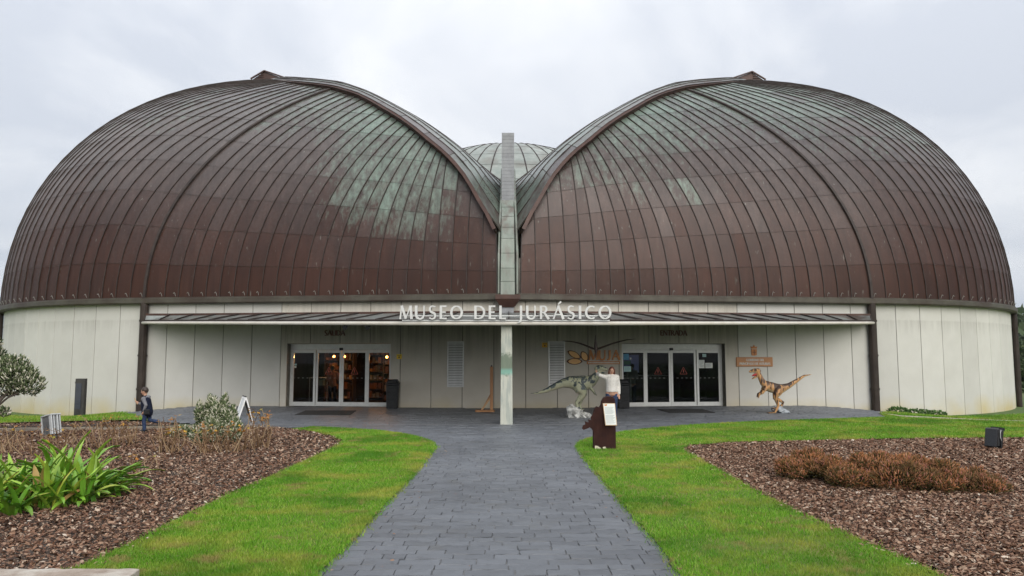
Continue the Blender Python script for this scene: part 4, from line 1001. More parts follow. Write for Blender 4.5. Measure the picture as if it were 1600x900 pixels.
BARK = ramp_island('bark_chip', [(0, (.035, .017, .010)), (.28, (.125, .058, .033)), (.55, (.215, .115, .07)), (.82, (.31, .20, .135)), (.965, (.44, .33, .24)), (1, (.60, .52, .43))], .75, .25)
cv_, cq_ = [], []; off = 0
for poly, n, pw in ((MULCH_L, 88000, .9), (MULCH_R, 130000, .9), (MULCH_L2, 2500, .2)):
    x, y = scatter(poly, n, pw); d = np.hypot(x, y); m = len(x); s = (1+.035*np.maximum(d-6, 0))
    L = .006+.022*rng.random(m)**1.6*s; Wd = L*rng.uniform(.28, .62, m); an = rng.uniform(0, 2*math.pi, m); ti = rng.normal(0, .35, m); ro_ = rng.normal(0, .4, m)
    u = np.stack([np.cos(an)*np.cos(ti), np.sin(an)*np.cos(ti), np.sin(ti)], 1); q = np.stack([-np.sin(an), np.cos(an), np.zeros(m)], 1); nrm = np.cross(u, q); q = q*np.cos(ro_)[:, None]+nrm*np.sin(ro_)[:, None]; nrm = np.cross(u, q)
    c = np.stack([x, y, gz(x, y)+rng.uniform(.004, .03, m)], 1); L, Wd = L[:, None], Wd[:, None]; cu = rng.uniform(.0, .25, m)[:, None]*L
    P = [c-u*L-q*Wd*.7-nrm*cu*.5, c-u*L*.9+q*Wd-nrm*cu*.5, c-q*Wd+nrm*cu*.5, c+q*Wd*1.1+nrm*cu*.5, c+u*L-q*Wd*.6-nrm*cu*.5, c+u*L*1.05+q*Wd*.5-nrm*cu*.5]
    cv_.append(np.stack(P, 1).reshape(-1, 3)); b = np.arange(m)[:, None]*6+off
    cq_.append(np.concatenate([b+np.array([[0, 2, 3, 1]]), b+np.array([[2, 4, 5, 3]])])); off += m*6
def stray(poly, n, sp):
    e = np.array(smooth_poly(poly, .02, 0)); e = e[(e[:, 1] > 4.4) & (e[:, 1] < 16)]; e = e[rng.integers(0, len(e), n)]; return e[:, 0]+rng.normal(0, sp, n), e[:, 1]+rng.normal(0, sp, n)
for poly, n, sp in ((MUL_L_EDGE, 900, .07), (MUL_R_EDGE, 1300, .07), (PATH_L, 60, .3), (PATH_R, 60, .3)):
    x, y = stray(poly, n, sp) if n > 100 else stray(poly, n, sp); m = len(x); L = rng.uniform(.008, .024, m)[:, None]; Wd = L*.5; an = rng.uniform(0, 6.28, m)
    u = np.stack([np.cos(an), np.sin(an), rng.normal(0, .25, m)], 1); q = np.stack([-np.sin(an), np.cos(an), rng.normal(0, .25, m)], 1); c = np.stack([x, y, gz(x, y)+rng.uniform(.02, .04, m)], 1)
    P = [c-u*L-q*Wd*.7, c-u*L*.9+q*Wd, c-q*Wd, c+q*Wd*1.1, c+u*L-q*Wd*.6, c+u*L*1.05+q*Wd*.5]
    cv_.append(np.stack(P, 1).reshape(-1, 3)); b = np.arange(m)[:, None]*6+off; cq_.append(np.concatenate([b+np.array([[0, 2, 3, 1]]), b+np.array([[2, 4, 5, 3]])])); off += m*6
link('bark_mulch', np_mesh('bark_mulch', np.concatenate(cv_), quads=np.concatenate(cq_)), BARK, kind='stuff')

# ------------------------------------------------------------------ plants
LEAF = [mat('strap_leaf_green', (.13, .29, .02), (.22, .42, .04), 2.5, .36, rand=.32, c3=(.36, .48, .07), s3=1.4),
        mat('strap_leaf_yellow', (.30, .33, .035), (.18, .30, .04), 2.0, .4, rand=.2), mat('strap_leaf_dry', (.40, .22, .07), (.30, .24, .08), 3, .7)]
def strap(seed):
    r = random.Random(seed); n = 9; L = 1.0; bend = r.uniform(.4, 1.6); lean = r.uniform(.15, .85); v = []; x = z = 0; a = math.pi/2-lean
    for i in range(n):
        t = i/(n-1); w_ = .040*(1-.12*(1-t))*(1 if t < .62 else max(.03, 1-((t-.62)/.38)**1.8)); tw = r.uniform(-.2, .2)*t
        nz = Vector((-math.sin(a), 0, math.cos(a)))
        for s, dn in ((-1, .010), (0, -.012), (1, .010)): v.append((x+nz.x*dn, s*w_, z+nz.z*dn))
        x += math.cos(a)*L/(n-1); z += math.sin(a)*L/(n-1); a -= bend/(n-1)*(.4+1.4*t)
    f = [(i*3+k, i*3+k+1, i*3+k+4, i*3+k+3) for i in range(n-1) for k in range(2)]; return v, f
straps = []
for k in range(9):
    v, f = strap(k); row_ = []
    for m_ in LEAF:
        me = bpy.data.meshes.new('leaf'); me.from_pydata(v, [], f); me.polygons.foreach_set('use_smooth', [True]*len(f)); me.materials.append(m_); me.update(); row_.append(me)
    straps.append(row_)
aga = thing('strap_leaf_clump', 'big clump of glossy green strap leaves with yellow tips in the bark', 'plant', (-5.85, 9.35, 0))
ra = random.Random(3)
crowns = [(-1.3, -.3, .62), (-.75, -.55, .62), (-.25, -.25, .66), (.25, -.5, .6), (.62, -.1, .62), (-.9, .25, .7), (-.3, .3, .7), (.25, .35, .92), (.5, .5, .9), (-.05, .05, .7), (.8, .3, .6), (-1.6, .1, .6)]
crowns = [(-.95, -.35, .50), (-.55, -.62, .48), (-.15, -.35, .5), (.22, -.55, .48), (.55, -.2, .5), (-.75, .2, .58), (-.25, .2, .56), (.2, .15, .62), (.45, .5, .78), (.15, .6, .80), (.75, .25, .5), (-1.3, -.1, .5), (-.45, -.1, .5), (.85, -.05, .42), (-.1, -.75, .40), (.75, .6, .62), (-1.25, .4, .55), (-.5, .55, .55)]
for k in range(294):
    cx, cy, sz = crowns[k % len(crowns)]
    o = bpy.data.objects.new('leaf', straps[ra.randrange(9)][0 if ra.random() < .84 else (1 if ra.random() < .72 else 2)]); COL.objects.link(o); o.parent = aga
    o.location = (cx*.80+ra.gauss(0, .08), cy+ra.gauss(0, .08), .0); s = sz*ra.uniform(.85, 1.35); o.scale = (s, .88*ra.uniform(.8, 1.2), s)
    o.rotation_euler = (ra.gauss(0, .15), ra.uniform(-.25, .45), ra.uniform(0, 2*math.pi))

STRAPI = ramp_island('strap_leaf_mixed', [(0, (.06, .18, .015)), (.5, (.16, .34, .03)), (.8, (.28, .44, .05)), (.93, (.44, .48, .07)), (1, (.46, .30, .10))], .36, .45, .1)
mb = MB(); lv = []
for k in range(560):
    cx, cy, sz = crowns[k % len(crowns)]; v, f = strap(k % 9); sc = sz*ra.uniform(.55, 1.15)
    Mx = Matrix.Translation((cx*.80+ra.gauss(0, .12), cy+ra.gauss(0, .1), 0)) @ Matrix.Rotation(ra.uniform(0, 6.28), 4, 'Z') @ Matrix.Rotation(ra.uniform(-.2, .5), 4, 'Y') @ Matrix.Diagonal((sc, .82, sc, 1))
    mb.add([Mx @ Vector(p_) for p_ in v], f)
mb.build('leaves', STRAPI, aga, smooth=True, kind='stuff')

def sprigs(name, centers, n, L, rad, mat_, parent, outward=.7, up=.5, seed=1, seg=4, tipw=.35):
    # many small tapered twig tips spread through the volume of a set of ellipsoids (x, y, z, rx, ry, rz)
    r = np.random.default_rng(seed); C = np.array(centers, float); vol = (C[:, 3]*C[:, 4]*C[:, 5])**.66; k = r.choice(len(C), n, p=vol/vol.sum())
    d = r.normal(size=(n, 3)); d /= np.linalg.norm(d, axis=1)[:, None]; rr = r.uniform(.45, 1.05, n)**.5
    c = C[k, :3]+d*C[k, 3:]*rr[:, None]; c[:, 2] = np.maximum(c[:, 2], .01)
    ax = d*outward+np.array([0, 0, up])+r.normal(0, .28, (n, 3)); ax /= np.linalg.norm(ax, axis=1)[:, None]
    l = L*r.uniform(.5, 1.3, n)[:, None]; w_ = rad*r.uniform(.6, 1.3, n)[:, None]
    x = np.cross(ax, r.normal(size=(n, 3))); x /= np.linalg.norm(x, axis=1)[:, None]; y = np.cross(ax, x)
    rings = [c-x*w_*.5, c+x*w_*.25+y*w_*.43, c+x*w_*.25-y*w_*.43, c+ax*l*.55-x*w_, c+ax*l*.55+x*w_*.5+y*w_*.87, c+ax*l*.55+x*w_*.5-y*w_*.87, c+ax*l]
    v = np.stack(rings, 1).reshape(-1, 3); b = np.arange(n)[:, None]*7
    q = np.concatenate([b+np.array([[0, 1, 4, 3]]), b+np.array([[1, 2, 5, 4]]), b+np.array([[2, 0, 3, 5]])]); t = np.concatenate([b+np.array([[3, 4, 6]]), b+np.array([[4, 5, 6]]), b+np.array([[5, 3, 6]])])
    return link(name, np_mesh(name, v, tris=t, quads=q), mat_, parent)
WHITEH = ramp_island('white_heath_tip', [(0, (.065, .095, .04)), (.36, (.12, .155, .07)), (.58, (.27, .29, .17)), (.75, (.50, .48, .37)), (1, (.66, .63, .53))], .8, .2)
GREENH = ramp_island('heath_green', [(0, (.022, .035, .014)), (.5, (.05, .075, .028)), (1, (.10, .125, .05))], .8, .2)
REDH = ramp_island('russet_heather_tip', [(0, (.09, .06, .025)), (.25, (.22, .10, .04)), (.5, (.36, .15, .06)), (.75, (.44, .21, .10)), (.92, (.40, .16, .14)), (1, (.55, .34, .17))], .85, .15, patch=[((.075, .065, .022), 2.6, .5, .62, .75), ((.30, .12, .085), 1.7, .55, .66, .5)])
OLIVEH = ramp_island('heather_inner', [(0, (.035, .03, .012)), (.5, (.075, .06, .02)), (1, (.12, .10, .035))], .85, .15)
WOOD = mat('heath_wood', (.05, .038, .03), (.12, .095, .08), 8, .8, .4, 30); TWIG = ramp_island('dry_twig', [(0, (.10, .055, .03)), (.5, (.23, .14, .075)), (1, (.40, .29, .18))], .8, .2)
def heath(label, x, y, cl, n, L, rad, seed, stems):
    t = thing('white_heath_shrub', label, 'shrub', (x, y, 0), 0, 'pale heath shrubs in the left bed')
    if 'large' in label: t.scale = (1.12, 1.12, 1.12)
    mb = MB()
    for a, b, r0 in stems: mb.tube([a, tuple((Vector(a)+Vector(b))/2+Vector((random.uniform(-.08, .08), 0, .05))), b], [r0, r0*.75, r0*.4], 6)
    mb.build('branches', WOOD, t, smooth=True)
    sprigs('foliage', cl, n, L*.9, rad*.8, GREENH, t, .6, .6, seed); sprigs('flower_spikes', [(a, b, c, d*1.04, e*1.04, f*1.05) for a, b, c, d, e, f in cl], int(n*1.25), L, rad*1.15, WHITEH, t, .55, .75, seed+1)
cl = [(-.7, 0, 1.35, .5, .5, .42), (-.25, .1, 1.5, .42, .45, .3), (-.9, -.3, .85, .55, .5, .5), (-.45, -.35, .7, .42, .4, .35), (.25, .05, 1.28, .36, .35, .24), (.55, 0, 1.2, .30, .3, .22), (.75, .05, 1.05, .22, .25, .2), (.28, .1, .98, .26, .25, .16), (.05, .0, 1.2, .3, .3, .2), (-.3, -.3, .38, .4, .4, .3), (.30, 0, .52, .10, .1, .09), (-1.2, -.1, .6, .5, .5, .55), (-.9, -.4, 1.2, .45, .4, .4), (-.6, -.45, .35, .5, .4, .35), (-.2, .0, 1.78, .3, .3, .22), (-.6, .1, 1.9, .3, .3, .2), (.45, .0, 1.42, .22, .24, .16)]
heath('large pale flowering heath shrub with bare forked branches beside the wall', -11.15, 16.4, cl, 9000, .085, .0135, 4, [((-.3, 0, 0), (.6, 0, 1.15), .05), ((-.3, 0, 0), (.2, .05, 1.3), .045), ((-.35, 0, 0), (-.6, .1, 1.3), .05), ((-.1, 0, .3), (.35, 0, .55), .025), ((.0, 0, .5), (.8, .05, 1.0), .025), ((-.2, 0, .2), (.28, .1, .95), .03)])
cl = [(0, 0, .32, .24, .2, .26), (.36, 0, .26, .15, .16, .22), (-.32, 0, .2, .14, .16, .18)]+[(random.uniform(-.36, .42), random.uniform(-.12, .12), h_, .045, .045, .22) for h_ in (.45, .5, .55, .6, .62, .5, .45, .66, .58, .48, .52, .6, .4, .44, .56)]+[(-.13, 0, .76, .04, .05, .2), (.17, 0, .74, .04, .05, .24), (-.05, 0, .68, .04, .05, .22), (.10, 0, .62, .04, .05, .24)]
heath('small upright pale heath shrub beside the a-frame board', -6.0, 15.7, cl, 7500, .09, .0125, 9, [((0, 0, 0), (0, 0, .5), .02), ((0, 0, 0), (-.2, 0, .4), .018), ((0, 0, 0), (.25, 0, .4), .018)])
cl = [(0, 0, .10, .22, .2, .14), (.15, .05, .08, .15, .15, .12)]
heath('low tuft of grey green heath among dry stems', -7.15, 16.7, cl, 500, .07, .014, 12, [((0, 0, 0), (.1, 0, .15), .01)])
def heather(label, x, y, cl, n, seed):
    rr = random.Random(seed); sm = []
    for a, b, c, d, e, f in cl:
        for q in range(9):
            t_a, el_ = rr.uniform(0, 6.28), rr.uniform(.05, 1.3); sm.append((a+d*.85*math.cos(t_a)*math.cos(el_), b+e*.85*math.sin(t_a)*math.cos(el_), c+f*.85*math.sin(el_), rr.uniform(.07, .13), rr.uniform(.07, .13), rr.uniform(.06, .11)))
    cl = [(a, b, c, d*.86, e*.86, f*.86) for a, b, c, d, e, f in cl]+sm
    t = thing('russet_heather', label, 'shrub', (x, y, 0), 0, 'russet heather mounds in the right bed')
    sprigs('foliage', [(a, b, c, d*.94, e*.94, f*.92) for a, b, c, d, e, f in cl], int(n*.7), .05, .0065, OLIVEH, t, .7, .45, seed)
    sprigs('flower_spikes', [(a, b, c+.25*f, d*.97, e*.97, f*.80) for a, b, c, d, e, f in cl], n, .055, .006, REDH, t, .6, .7, seed+1)
heather('small rounded russet heather mound standing apart at the bed\'s inner side', 4.27, 11.2, [(0, 0, .13, .36, .35, .19), (.18, .1, .16, .26, .3, .19), (-.2, -.1, .09, .24, .25, .14)], 5200, 21)
heather('broad russet heather mound in the middle of the row', 5.12, 10.6, [(-.45, .15, .12, .38, .4, .18), (0, .1, .15, .45, .45, .22), (.45, .2, .16, .45, .5, .23), (.1, -.35, .1, .5, .35, .2), (-.45, -.2, .08, .3, .3, .17), (.6, -.25, .12, .4, .35, .2)], 13000, 25)
heather('trailing russet heather mound sloping down towards the floodlight', 5.92, 10.5, [(-.3, .15, .14, .45, .5, .21), (.02, .05, .11, .40, .45, .17), (.28, -.1, .07, .32, .4, .13), (.46, -.2, .03, .22, .3, .09), (-.2, -.35, .08, .4, .3, .15), (.2, -.4, .04, .34, .3, .10)], 9500, 31)

DRYL = ramp_island('dry_leaf', [(0, (.28, .12, .03)), (.35, (.48, .20, .04)), (.6, (.50, .30, .05)), (.8, (.30, .30, .06)), (1, (.42, .14, .09))], .7, .2, .2)
def dry_plant(x, y, n, h, spread, leaves, label, seed):
    r = random.Random(seed); t = thing('dry_stem_plant', label, 'plant', (x, y, 0), 0, 'bare leggy plants in the left bed'); mb = MB(); tips = []
    for k in range(n):
        a = r.uniform(0, 6.28); l = .88*h*r.uniform(.3, 1.12); d = spread*r.uniform(.2, 1); b = Vector((r.gauss(0, spread*.35), r.gauss(0, .12), 0)); e = b+Vector((math.cos(a)*d*.6, math.sin(a)*d*.5, l)); m_ = (b+e)/2+Vector((r.gauss(0, .05), r.gauss(0, .05), r.uniform(-.03, .06)))
        mb.tube([b, m_, e], [.0098, .0078, .005], 4); tips.append(e)
        for q in range(r.randint(0, 3)):
            s = m_.lerp(e, r.uniform(0, .8)); g = s+Vector((r.gauss(0, .11), r.gauss(0, .08), r.uniform(.02, .15))); mb.tube([s, g], [.0052, .0035], 4); tips.append(g)
    mb.build('stems', TWIG, t)
    lf = MB()
    tips.sort(key=lambda q: -q.z); tips = tips[:max(6, len(tips)//3)]
    for k in range(leaves):
        e = r.choice(tips)+Vector((r.gauss(0, .015), r.gauss(0, .015), r.uniform(-.05, .02))); a = r.uniform(0, 6.28); s = r.uniform(.035, .085); u = Vector((math.cos(a), math.sin(a), r.uniform(-.9, .6))).normalized(); v_ = u.cross(Vector((0, 0, 1))).normalized(); nn = u.cross(v_)
        lf.add([e, e+u*s*.5+v_*s*.45+nn*.01, e+u*s*1.2, e+u*s*.5-v_*s*.45+nn*.01], [(0, 1, 2), (0, 2, 3)])
    if leaves: lf.build('dry_leaves', DRYL, t)
D = [(18, 706, 26, .5, .45, 16, 'bare twiggy plant at the left edge with few curled leaves'), (75, 712, 26, .42, .5, 12, 'low bundle of reddish bare twigs below the grey floodlight'), (165, 700, 24, .62, .42, 22, 'straw coloured stems with yellow leaf tops in front of the path'), (225, 738, 9, .42, .28, 6, 'single thin straggly plant out in the bark'),
     (196, 694, 22, .5, .4, 14, 'bare tan stems left of the running boy\'s feet'), (268, 706, 34, .66, .5, 44, 'dry stems topped by pinkish orange leaves below the running boy'), (322, 708, 30, .55, .45, 26, 'dry stems in front of the small upright heath'), (372, 706, 30, .6, .42, 26, 'brown stems at the foot of the a-frame board'), (408, 700, 26, .80, .34, 46, 'tall dry stems holding bright orange leaves near the lawn tip'), (118, 694, 20, .5, .4, 12, 'thin brown stems just right of the grey floodlight')]
for k, (px, py, n, h, s, l, lab) in enumerate(D): x, y = gp(px, py); dry_plant(x, y, n, h, s, l, lab, 70+k)
CREEP = ramp_island('creeper_leaf', [(0, (.03, .07, .015)), (.6, (.06, .13, .025)), (1, (.12, .20, .05))], .6, .3)
t = thing('creeping_plant', 'low dark green creeper growing at the foot of the right wall', 'plant', (14.5, 27.75, gz1(14.5, 27.75)))
sprigs('foliage', [(-.3, 0, .1, .4, .2, .16), (.3, -.1, .07, .5, .2, .12), (.9, -.2, .05, .4, .2, .08)], 900, .07, .03, CREEP, t, .8, .4, 44)
tag(MB().tube([gp(1452, 775)+(.01,), gp(1462, 768)+(.05,), gp(1480, 765)+(.06,), gp(1500, 766.5)+(.03,)], [.012, .012, .011, .009], 6).build('bent_twig', TWIG, smooth=True), 'pale bent dead branch lying on bark by the heather', 'branch')
# rough slab at the corner
mb = MB(); r = random.Random(8); N = 14; top = []
x0, y0 = gp(-60, 905, .1); x1, y1 = gp(206, 896, .1)
P = [(x0+(x1-x0)*i/N, gp(100, 887.5, .1)[1]+r.uniform(-.015, .015)) for i in range(N+1)]+[(x1+.02, 5.9), (x1-.05, 5.3), (x0, 5.3)]
mb.prism(P, lambda u, v, d: (u, v, d), -.1, .1)
tag(mb.build('stone_slab', mat('rough_stone', (.26, .20, .155), (.40, .33, .27), 6, .85, .6, 20, c3=(.50, .46, .40), s3=3), fix=True, bevel=.015), 'rough pinkish grey stone slab edging the bark bed', 'stone slab')

# ------------------------------------------------------------------ hills and trees beyond
hv = []; n = 90
HILL = mat('far_hill', (.055, .075, .075), (.08, .10, .10), .004, .95); 
for i in range(n+1):
    a = -1.3+2.6*i/n; h = 150+30*math.sin(a*7+1)+22*math.sin(a*17)+14*math.sin(a*41+.7)
    for rr_, zz in ((1700, -20), (2300, h*.55), (2600, h), (3100, h*.5), (3600, -30)): hv.append((math.sin(a)*rr_, math.cos(a)*rr_, zz))
MB().add(hv, grid_faces(n+1, 5, True)).build('hills', HILL, smooth=True, kind='structure')
FARL = ramp_island('far_leaf', [(0, (.03, .05, .022)), (.5, (.055, .08, .035)), (1, (.09, .115, .055))], .8, .2)
wood_c = []
rw = random.Random(2)
for k in range(150):
    a = rw.uniform(-1.0, 1.0)
    a = rw.uniform(.45, 1.0); d = rw.uniform(170, 420); wood_c.append((math.sin(a)*d, math.cos(a)*d, -.02*(d-75)+3+d*.015, 12, 12, 6+d*.010))
def leaves_mesh(name, C, n, size, mat_, parent=None, seed=0, kind=None):
    r = np.random.default_rng(seed); C = np.array(C, float); k = r.integers(0, len(C), n); d = r.normal(size=(n, 3)); d /= np.linalg.norm(d, axis=1)[:, None]
    c = C[k, :3]+d*C[k, 3:]*(r.uniform(.35, 1.05, n)**.5)[:, None]; u = r.normal(size=(n, 3)); u /= np.linalg.norm(u, axis=1)[:, None]; q = np.cross(u, r.normal(size=(n, 3))); q /= np.linalg.norm(q, axis=1)[:, None]; s = size*r.uniform(.6, 1.4, n)[:, None]
    v = np.stack([c-u*s, c+q*s*.6, c+u*s, c-q*s*.6], 1).reshape(-1, 3); return link(name, np_mesh(name, v, quads=np.arange(n*4).reshape(-1, 4)), mat_, parent, kind)
leaves_mesh('distant_woods', wood_c, 60000, 1.1, FARL, None, 5, 'stuff')
TRUNK = mat('tree_bark', (.06, .05, .04), (.12, .10, .08), 4, .9)
for k, (x, y, h, lab) in enumerate([(47.5, 68, 4.4, 'dark bushy tree just past the right end of the building'), (56.5, 82, 5.2, 'taller green tree standing behind the bushy tree beyond the building'), (44.0, 62.5, 3.4, 'low dense tree beside the far right downpipe'), (66, 92, 5.6, 'broad green tree farthest right beyond the building'), (33.6, 49.5, 2.6, 'small round tree nearest the end of the right wall')]):
    t = thing('broadleaf_tree', lab, 'tree', (x, y, -1.0), 0, 'trees beyond the building'); r = random.Random(k); mb = MB()
    mb.tube([(0, 0, -.5), (.1, 0, h*.35), (0, .1, h*.7)], [.22, .16, .07], 8)
    for q in range(6): a = q*1.05; mb.tube([(0.05, 0, h*.3+q*.12), (math.cos(a)*h*.22, math.sin(a)*h*.22, h*.6+q*.1)], [.09, .03], 5)
    mb.build('trunk', TRUNK, t)
    leaves_mesh('crown', [(r.gauss(0, h*.2), r.gauss(0, h*.2), h*r.uniform(.12, .85), h*.2, h*.2, h*.15) for _ in range(14)], 7000, .12, FARL, t, k)
t = thing('hedge', 'dark wild hedge beyond the far end of the right wall', 'hedge', (37, 54, -1.2)); 
leaves_mesh('foliage', [(-4+k*1.25+rw.uniform(-.4, .4), -6+k*1.9, rw.uniform(.5, 1.3), 1.1, 1.1, .9) for k in range(16)], 16000, .10, FARL, t, 77)
HAZE_ = MB().box(-3900, 3900, -400, 4000, -140, 320); hz = HAZE_.build('haze', None, kind='stuff')
m = bpy.data.materials.new('haze_air'); m.use_nodes = True; nt = m.node_tree; nt.nodes.clear()
pv = nd(nt, 'ShaderNodeVolumePrincipled', {'Color': (.80, .88, 1, 1), 'Density': .00018, 'Anisotropy': .2}); nt.links.new(pv.outputs[0], nd(nt, 'ShaderNodeOutputMaterial').inputs['Volume']); hz.data.materials.append(m)
# ------------------------------------------------------------------ dinosaur statues
def pix(s, ox, oy):                          # side profile drawn in picture units -> local metres (x, depth, z)
    return lambda x, y, d=0.0: Vector(((x-ox)*s, d, (oy-y)*s))
def skin_mat(name, cols, spots, sscale, stretch, belly, lo, hi, zb, bw=.25):
    m = bpy.data.materials.new(name); m.use_nodes = True; nt = m.node_tree; p = nt.nodes['Principled BSDF']
    tc = nd(nt, 'ShaderNodeTexCoord'); geo = nd(nt, 'ShaderNodeNewGeometry'); nz = nd(nt, 'ShaderNodeSeparateXYZ', {0: geo.outputs['Normal']})
    n = nd(nt, 'ShaderNodeTexNoise', {'Vector': tc.outputs['Object'], 'Scale': 9.0, 'Detail': 5.0})
    c = nd(nt, 'ShaderNodeMix', {0: n.outputs[0], 6: (*cols[0], 1), 7: (*cols[1], 1)}, data_type='RGBA').outputs[2]
    mp = nd(nt, 'ShaderNodeMapping', {'Vector': tc.outputs['Object'], 'Scale': stretch})
    s = nd(nt, 'ShaderNodeTexNoise', {'Vector': mp.outputs[0], 'Scale': sscale, 'Detail': 3.0, 'Distortion': .4})
    up = nd(nt, 'ShaderNodeMath', {0: nz.outputs[2], 1: .14}, operation='MULTIPLY'); sm = nd(nt, 'ShaderNodeMath', {0: s.outputs[0], 1: up.outputs[0]}, operation='ADD')
    k = nd(nt, 'ShaderNodeMapRange', {0: sm.outputs[0], 1: lo, 2: hi}); c = nd(nt, 'ShaderNodeMix', {0: k.outputs[0], 6: c, 7: (*spots, 1)}, data_type='RGBA').outputs[2]
    b = nd(nt, 'ShaderNodeMapRange', {0: nz.outputs[2], 1: -.25, 2: -.75}); c = nd(nt, 'ShaderNodeMix', {0: b.outputs[0], 6: c, 7: (*belly, 1)}, data_type='RGBA').outputs[2]
    nt.links.new(c, p.inputs['Base Color']); p.inputs['Roughness'].default_value = .55
    nb = nd(nt, 'ShaderNodeTexVoronoi', {'Vector': tc.outputs['Object'], 'Scale': 55.0}); bb = nd(nt, 'ShaderNodeBump', {'Height': nb.outputs[0], 'Strength': .3, 'Distance': .01}); nt.links.new(bb.outputs[0], p.inputs['Normal']); return m
def rock_mesh(blobs, name, m, parent, vox=.02):
    mb = MB()
    for c, r_ in blobs: mb.ball(c, r_, 12, 8, Matrix.Rotation(random.uniform(-.4, .4), 3, 'Y'))
    o = fuse(name, mb, vox, m, parent, 2)
    r = np.random.default_rng(4); me = o.data; n = len(me.vertices); co = np.zeros(n*3, np.float32); me.vertices.foreach_get('co', co); co = co.reshape(-1, 3)
    co += .03*np.sin(co[:, [1, 2, 0]]*23+1)*np.cos(co[:, [2, 0, 1]]*31); co[:, 2] = np.maximum(co[:, 2], 0); me.vertices.foreach_set('co', co.ravel()); me.polygons.foreach_set('use_smooth', [False]*len(me.polygons)); me.update(); return o
ROCKW = mat('whitewashed_rock', (.52, .53, .51), (.72, .72, .69), 7, .85, .5, 22, c3=(.17, .17, .16), s3=7)
ROCKG = mat('grey_rock', (.24, .27, .30), (.42, .45, .47), 7, .85, .5, 22)
EYE_ = mat('dark_eye', (.01, .01, .01), rough=.2); BONE = mat('bone_tooth', (.6, .55, .42), rough=.4); CLAW = mat('dark_claw', (.03, .022, .018), rough=.4)
# grey green theropod on a rock
TY = 22.4; sT = TY/F_PX; P = pix(sT, 905, 650)
tx = thing('dinosaur_statue', 'grey green theropod statue with dark blotched back balancing on white rock', 'statue', ((905-CX)*sT*.997, TY, 0), R_(0))
SK = skin_mat('mottled_green_hide', ((.23, .245, .16), (.36, .36, .25)), (.04, .055, .058), 7.5, (1, 1, 1), (.38, .36, .25), .53, .60, 0)
mb = MB()
mb.tube([P(829, 613), P(840, 612.5), P(853, 608.5), P(866, 602.5), P(878, 597.5), P(889, 595.5), P(899, 597), P(909, 597.5), P(917, 596), P(924, 593), P(929, 588.5), P(933, 583), P(936, 579)],
        [.012, .03, .064, .095, .13, .175, .22, .235, .215, .175, .13, .098, .088], 14, round_ends=True)
mb.ball(P(904, 600), (.17, .17, .19)); mb.ball(P(919, 599), (.13, .14, .12))
def leg(mb, sgn, pts, rad): mb.tube([P(x, y, sgn*d) for x, y, d in pts], rad, 10, round_ends=True)
leg(mb, -1, [(903, 600, .10), (907, 608, .15), (909.5, 614, .14), (904, 621, .13), (899.5, 627, .13), (901, 633, .13), (903, 635.5, .13)], [.19, .185, .115, .08, .055, .05, .05])
leg(mb, 1, [(905, 601, .10), (911, 609, .14), (912, 615, .14), (908, 623, .13), (905.5, 630, .13), (907, 638, .12), (908, 643, .12)], [.17, .15, .095, .068, .05, .046, .046])
for s_, (fx, fy, fd) in ((-1, (902, 635.5, -.13)), (1, (907.5, 643.5, .12))):
    for a in (-.10, 0, .10): mb.tube([P(fx, fy, fd), P(fx+5, fy+.8, fd+a*.7), P(fx+8.5, fy+1.6, fd+a)], [.034, .026, .012], 7, round_ends=True)
for s_ in (-1, 1):
    mb.tube([P(921, 600, s_*.11), P(922.5, 605, s_*.15), P(926, 609, s_*.15), P(929.5, 614.5, s_*.14)], [.055, .043, .034, .024], 8, round_ends=True)
    for a in (-.02, .02): mb.tube([P(929, 614, s_*.14), P(931.5, 616.5, s_*.14+a)], [.018, .008], 6, round_ends=True)
# head, turned a little to the viewer, jaws apart
hd = P(935.5, 576.5); RH = Matrix.Rotation(R_(-28), 4, 'Z')
def H(x, d, z): return hd+(RH @ Vector((x, d, z)))
mb.ball(H(-.01, 0, .03), (.135, .10, .10)); mb.tube([H(0, 0, .045), H(.10, 0, .045), H(.22, 0, .02)], [.10, .085, .05], 10, round_ends=True)
mb.tube([H(-.03, 0, -.03), H(.07, 0, -.085), H(.16, 0, -.095)], [.05, .04, .026], 10, round_ends=True)
for s_ in (-1, 1): mb.ball(H(.03, s_*.07, .075), (.035, .02, .025))
body = fuse('body', mb, .014, SK, tx, 4)
for s_ in (-1, 1): MB().ball(H(.045, s_*.083, .055), .016, 8, 6).build('eye', EYE_, tx, smooth=True)
mb = MB()
for k in range(7):
    for s_ in (-1, 1):
        mb.tube([H(.05+.024*k, s_*(.055-.004*k), -.012), H(.052+.024*k, s_*(.053-.004*k), -.042)], [.009, .002], 5); mb.tube([H(.05+.018*k, s_*(.037-.002*k), -.055), H(.05+.018*k, s_*(.037-.002*k), -.03)], [.007, .002], 5)
mb.build('teeth', BONE, tx, kind='stuff')
rock_mesh([((-.14, 0, .10), (.24, .26, .17)), ((-.24, .02, .22), (.15, .18, .16)), ((-.10, -.1, .20), (.17, .16, .12)), ((.12, 0, .06), (.25, .22, .09)), ((.30, -.02, .02), (.16, .16, .05))], 'rock', ROCKW, tx)

